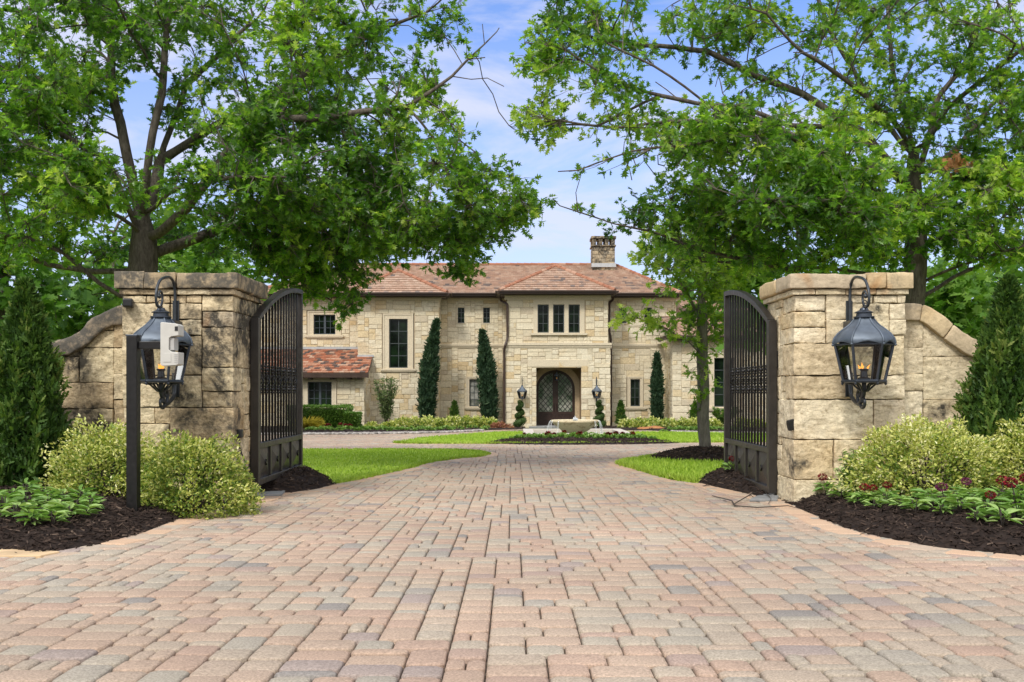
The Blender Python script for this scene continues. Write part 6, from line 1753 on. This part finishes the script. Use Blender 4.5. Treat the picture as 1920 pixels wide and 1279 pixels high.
for k in range(9):
    px = random.uniform(590, 690); x, y = gp(px, random.uniform(806, 808.5)); mini_plant(x, y, float(hH(x, y)), 'small red-flowered bedding plant in front of the hedges', 'red flowers before the hedges', 0, random.uniform(.7, 1.0))
for k in range(30):
    px = 1205+k*6.4+random.uniform(-2, 2); x, y = gp(px, random.uniform(808, 810)); mini_plant(x, y, float(hHR(x, y)), 'small green bedding plant edging the house bed right of the fountain', 'edging plants of the house beds', None, random.uniform(.55, .85))

# ================================================================== FOUNTAIN
Yf = 28.8; fx = X_(1078, Yf); fz = Z_(813, Yf)
t = thing('fountain', 'round stone bowl fountain spilling water into a pale square basin', 'fountain', (fx, Yf, g(Yf)))
ax0, ax1, ay0, ay1 = X_(983, 27.6), X_(1190, 27.6), 27.6, 31.2; zr = g(27.6)+.115; w = .30
b = MB(); b.box(ax0, ay0, -.62, ax1, ay0+w, zr); b.box(ax0, ay1-w, -.62, ax1, ay1, zr); b.box(ax0, ay0+w, -.62, ax0+w, ay1-w, zr-.001); b.box(ax1-w, ay0+w, -.62, ax1, ay1-w, zr-.001)
b.box(ax0+w, ay0+w, -.62, ax1-w, ay1-w, -.56); b.build('basin', M['basin'], t, True, bevel=.012)
b = MB(); b.box(ax0+w, ay0+w, -.5, ax1-w, ay1-w, zr-.10); b.build('pool_water', M['water'], t, True)
rb = 45*Yf/F; zb_ = Z_(814, Yf); zt_ = Z_(787.5, Yf); H = zt_-zb_
prof = [(.16, -.35), (.16, -.02), (.20, 0), (rb*.36, H*.08), (rb*.54, H*.24), (rb*.72, H*.46), (rb*.88, H*.70), (rb*.965, H*.86), (rb*1.0, H*.88), (rb*1.0, H*.985), (rb*.98, H), (rb*.90, H*.99), (rb*.86, H*.90), (rb*.6, H*.55), (.001, H*.4)]
b = MB(); b.lathe([(r, z+zb_) for r, z in prof], 48, (fx, Yf, 0)); bowl = b.build('bowl', M['bowl'], t, True, smooth=True, sharp=40)
b = MB(); b.lathe([(.001, zb_+H*.95), (rb*.88, zb_+H*.95)], 40, (fx, Yf, 0)); b.build('bowl_water', M['water'], t, True)
b = MB()
for k in range(22):
    a = random.uniform(0, 6.28); r_ = random.uniform(0, .10); hh = random.uniform(.06, .16)*(1-r_*5)
    b.tube([(fx+r_*math.cos(a)*.6, Yf+r_*math.sin(a)*.6, zb_+H*.94), (fx+r_*math.cos(a), Yf+r_*math.sin(a), zb_+H*.95+max(.03, hh))], [.03, .012], 6)
b.build('water_jet', M['spray'], t, True, smooth=True)
b = MB()
for a in (math.pi*1.02, math.pi*1.12, math.pi*1.25, math.pi*1.78, math.pi*1.9, math.pi*1.97, .1, math.pi*.9, math.pi*.6, math.pi*.35):
    for q in range(4):
        aa = a+random.uniform(-.05, .05); k = random.uniform(.04, .16)
        b.tube([(fx+math.cos(aa)*(rb+k*s), Yf+math.sin(aa)*(rb+k*s), zb_+H*.97-(zb_+H*.97-zr+.1)*s*s) for s in np.linspace(0, 1, 8)], [.007, .007, .006, .005, .005, .004, .006, .010], 5)
b.build('falling_water', M['spray'], t, True, smooth=True)

# ================================================================== CAMERA, SKY, SUN
sc = bpy.context.scene
cam = bpy.data.cameras.new('camera'); co = bpy.data.objects.new('camera', cam); C.objects.link(co)
co.location = (0, 0, CH); co.rotation_euler = (R(90), 0, 0)
cam.sensor_width = 36; cam.lens = 35; cam.shift_y = (HZ-639.5)/1920; cam.clip_end = 2000; cam.clip_start = .05
sc.camera = co
SUN_EL, SUN_AZ = 46, 205                       # azimuth measured clockwise from +Y (north)
w = bpy.data.worlds.new('World'); sc.world = w; w.use_nodes = True
nt = w.node_tree; N = nt.nodes; L = nt.links; N.clear()
sky = N.new('ShaderNodeTexSky'); sky.sky_type = 'NISHITA'; sky.sun_disc = False; sky.sun_elevation = R(SUN_EL); sky.sun_rotation = R(SUN_AZ)
sky.air_density = 1.1; sky.dust_density = .6; sky.ozone_density = 2.2
tc = N.new('ShaderNodeTexCoord'); mp = N.new('ShaderNodeMapping'); mp.inputs['Scale'].default_value = (1.6, 1.6, 4.5); mp.inputs['Location'].default_value = (.35, .2, .1)
L.new(tc.outputs['Generated'], mp.inputs[0])
n1 = noise_tex(nt, mp.outputs[0], 2.6, 7, .58, .35); cl = maprange(nt, n1, .42, .62)
sep = N.new('ShaderNodeSeparateXYZ'); L.new(tc.outputs['Generated'], sep.inputs[0])
lowh = maprange(nt, sep.outputs[2], .07, .40, .85, .0)
mx = N.new('ShaderNodeMath'); mx.operation = 'MAXIMUM'; L.new(cl, mx.inputs[0]); L.new(lowh, mx.inputs[1])
back_fill = maprange(nt, sep.outputs[1], .45, -.25, 0, 1.15)         # bright cloud added behind the viewer and overhead, unseen, to lift the light
mx0 = mx; mx = N.new('ShaderNodeMath'); mx.operation = 'MAXIMUM'; L.new(mx0.outputs[0], mx.inputs[0]); L.new(back_fill, mx.inputs[1])
cap = N.new('ShaderNodeMath'); cap.operation = 'MULTIPLY'; L.new(mx.outputs[0], cap.inputs[0]); cap.inputs[1].default_value = .80
skyb = mixc(nt, 1.0, sky.outputs[0], SKYTINT, 'MULTIPLY')
col = mixc(nt, cap.outputs[0], skyb, mixc(nt, maprange(nt, sep.outputs[1], .35, .8), mixc(nt, maprange(nt, sep.outputs[2], -.05, .85), tuple(.42*c for c in FILL_CLOUD), tuple(1.45*c for c in FILL_CLOUD)), HAZECOL))  # added cloud is dimmer low down and brighter overhead, for more top light
bg = N.new('ShaderNodeBackground'); bg.inputs[1].default_value = SKYSTR; L.new(col, bg.inputs[0])
out = N.new('ShaderNodeOutputWorld'); L.new(bg.outputs[0], out.inputs[0])
sun = bpy.data.lights.new('sun', 'SUN'); so = bpy.data.objects.new('sun', sun); C.objects.link(so)
sun.energy = SUNSTR; sun.angle = R(SUNANG); sun.color = (1, .955, .88)
el, az = R(SUN_EL), R(SUN_AZ)
d = Vector((math.sin(az)*math.cos(el), math.cos(az)*math.cos(el), math.sin(el)))
so.rotation_euler = d.to_track_quat('Z', 'Y').to_euler(); so.location = d*60
sc.view_settings.view_transform = 'Standard'; sc.view_settings.look = 'None'; sc.view_settings.gamma = 1; sc.view_settings.exposure = EXPO
sc.render.engine = 'CYCLES'
sc.cycles.max_bounces = 8; sc.cycles.diffuse_bounces = 4; sc.cycles.glossy_bounces = 3; sc.cycles.transmission_bounces = 6; sc.cycles.transparent_max_bounces = 12
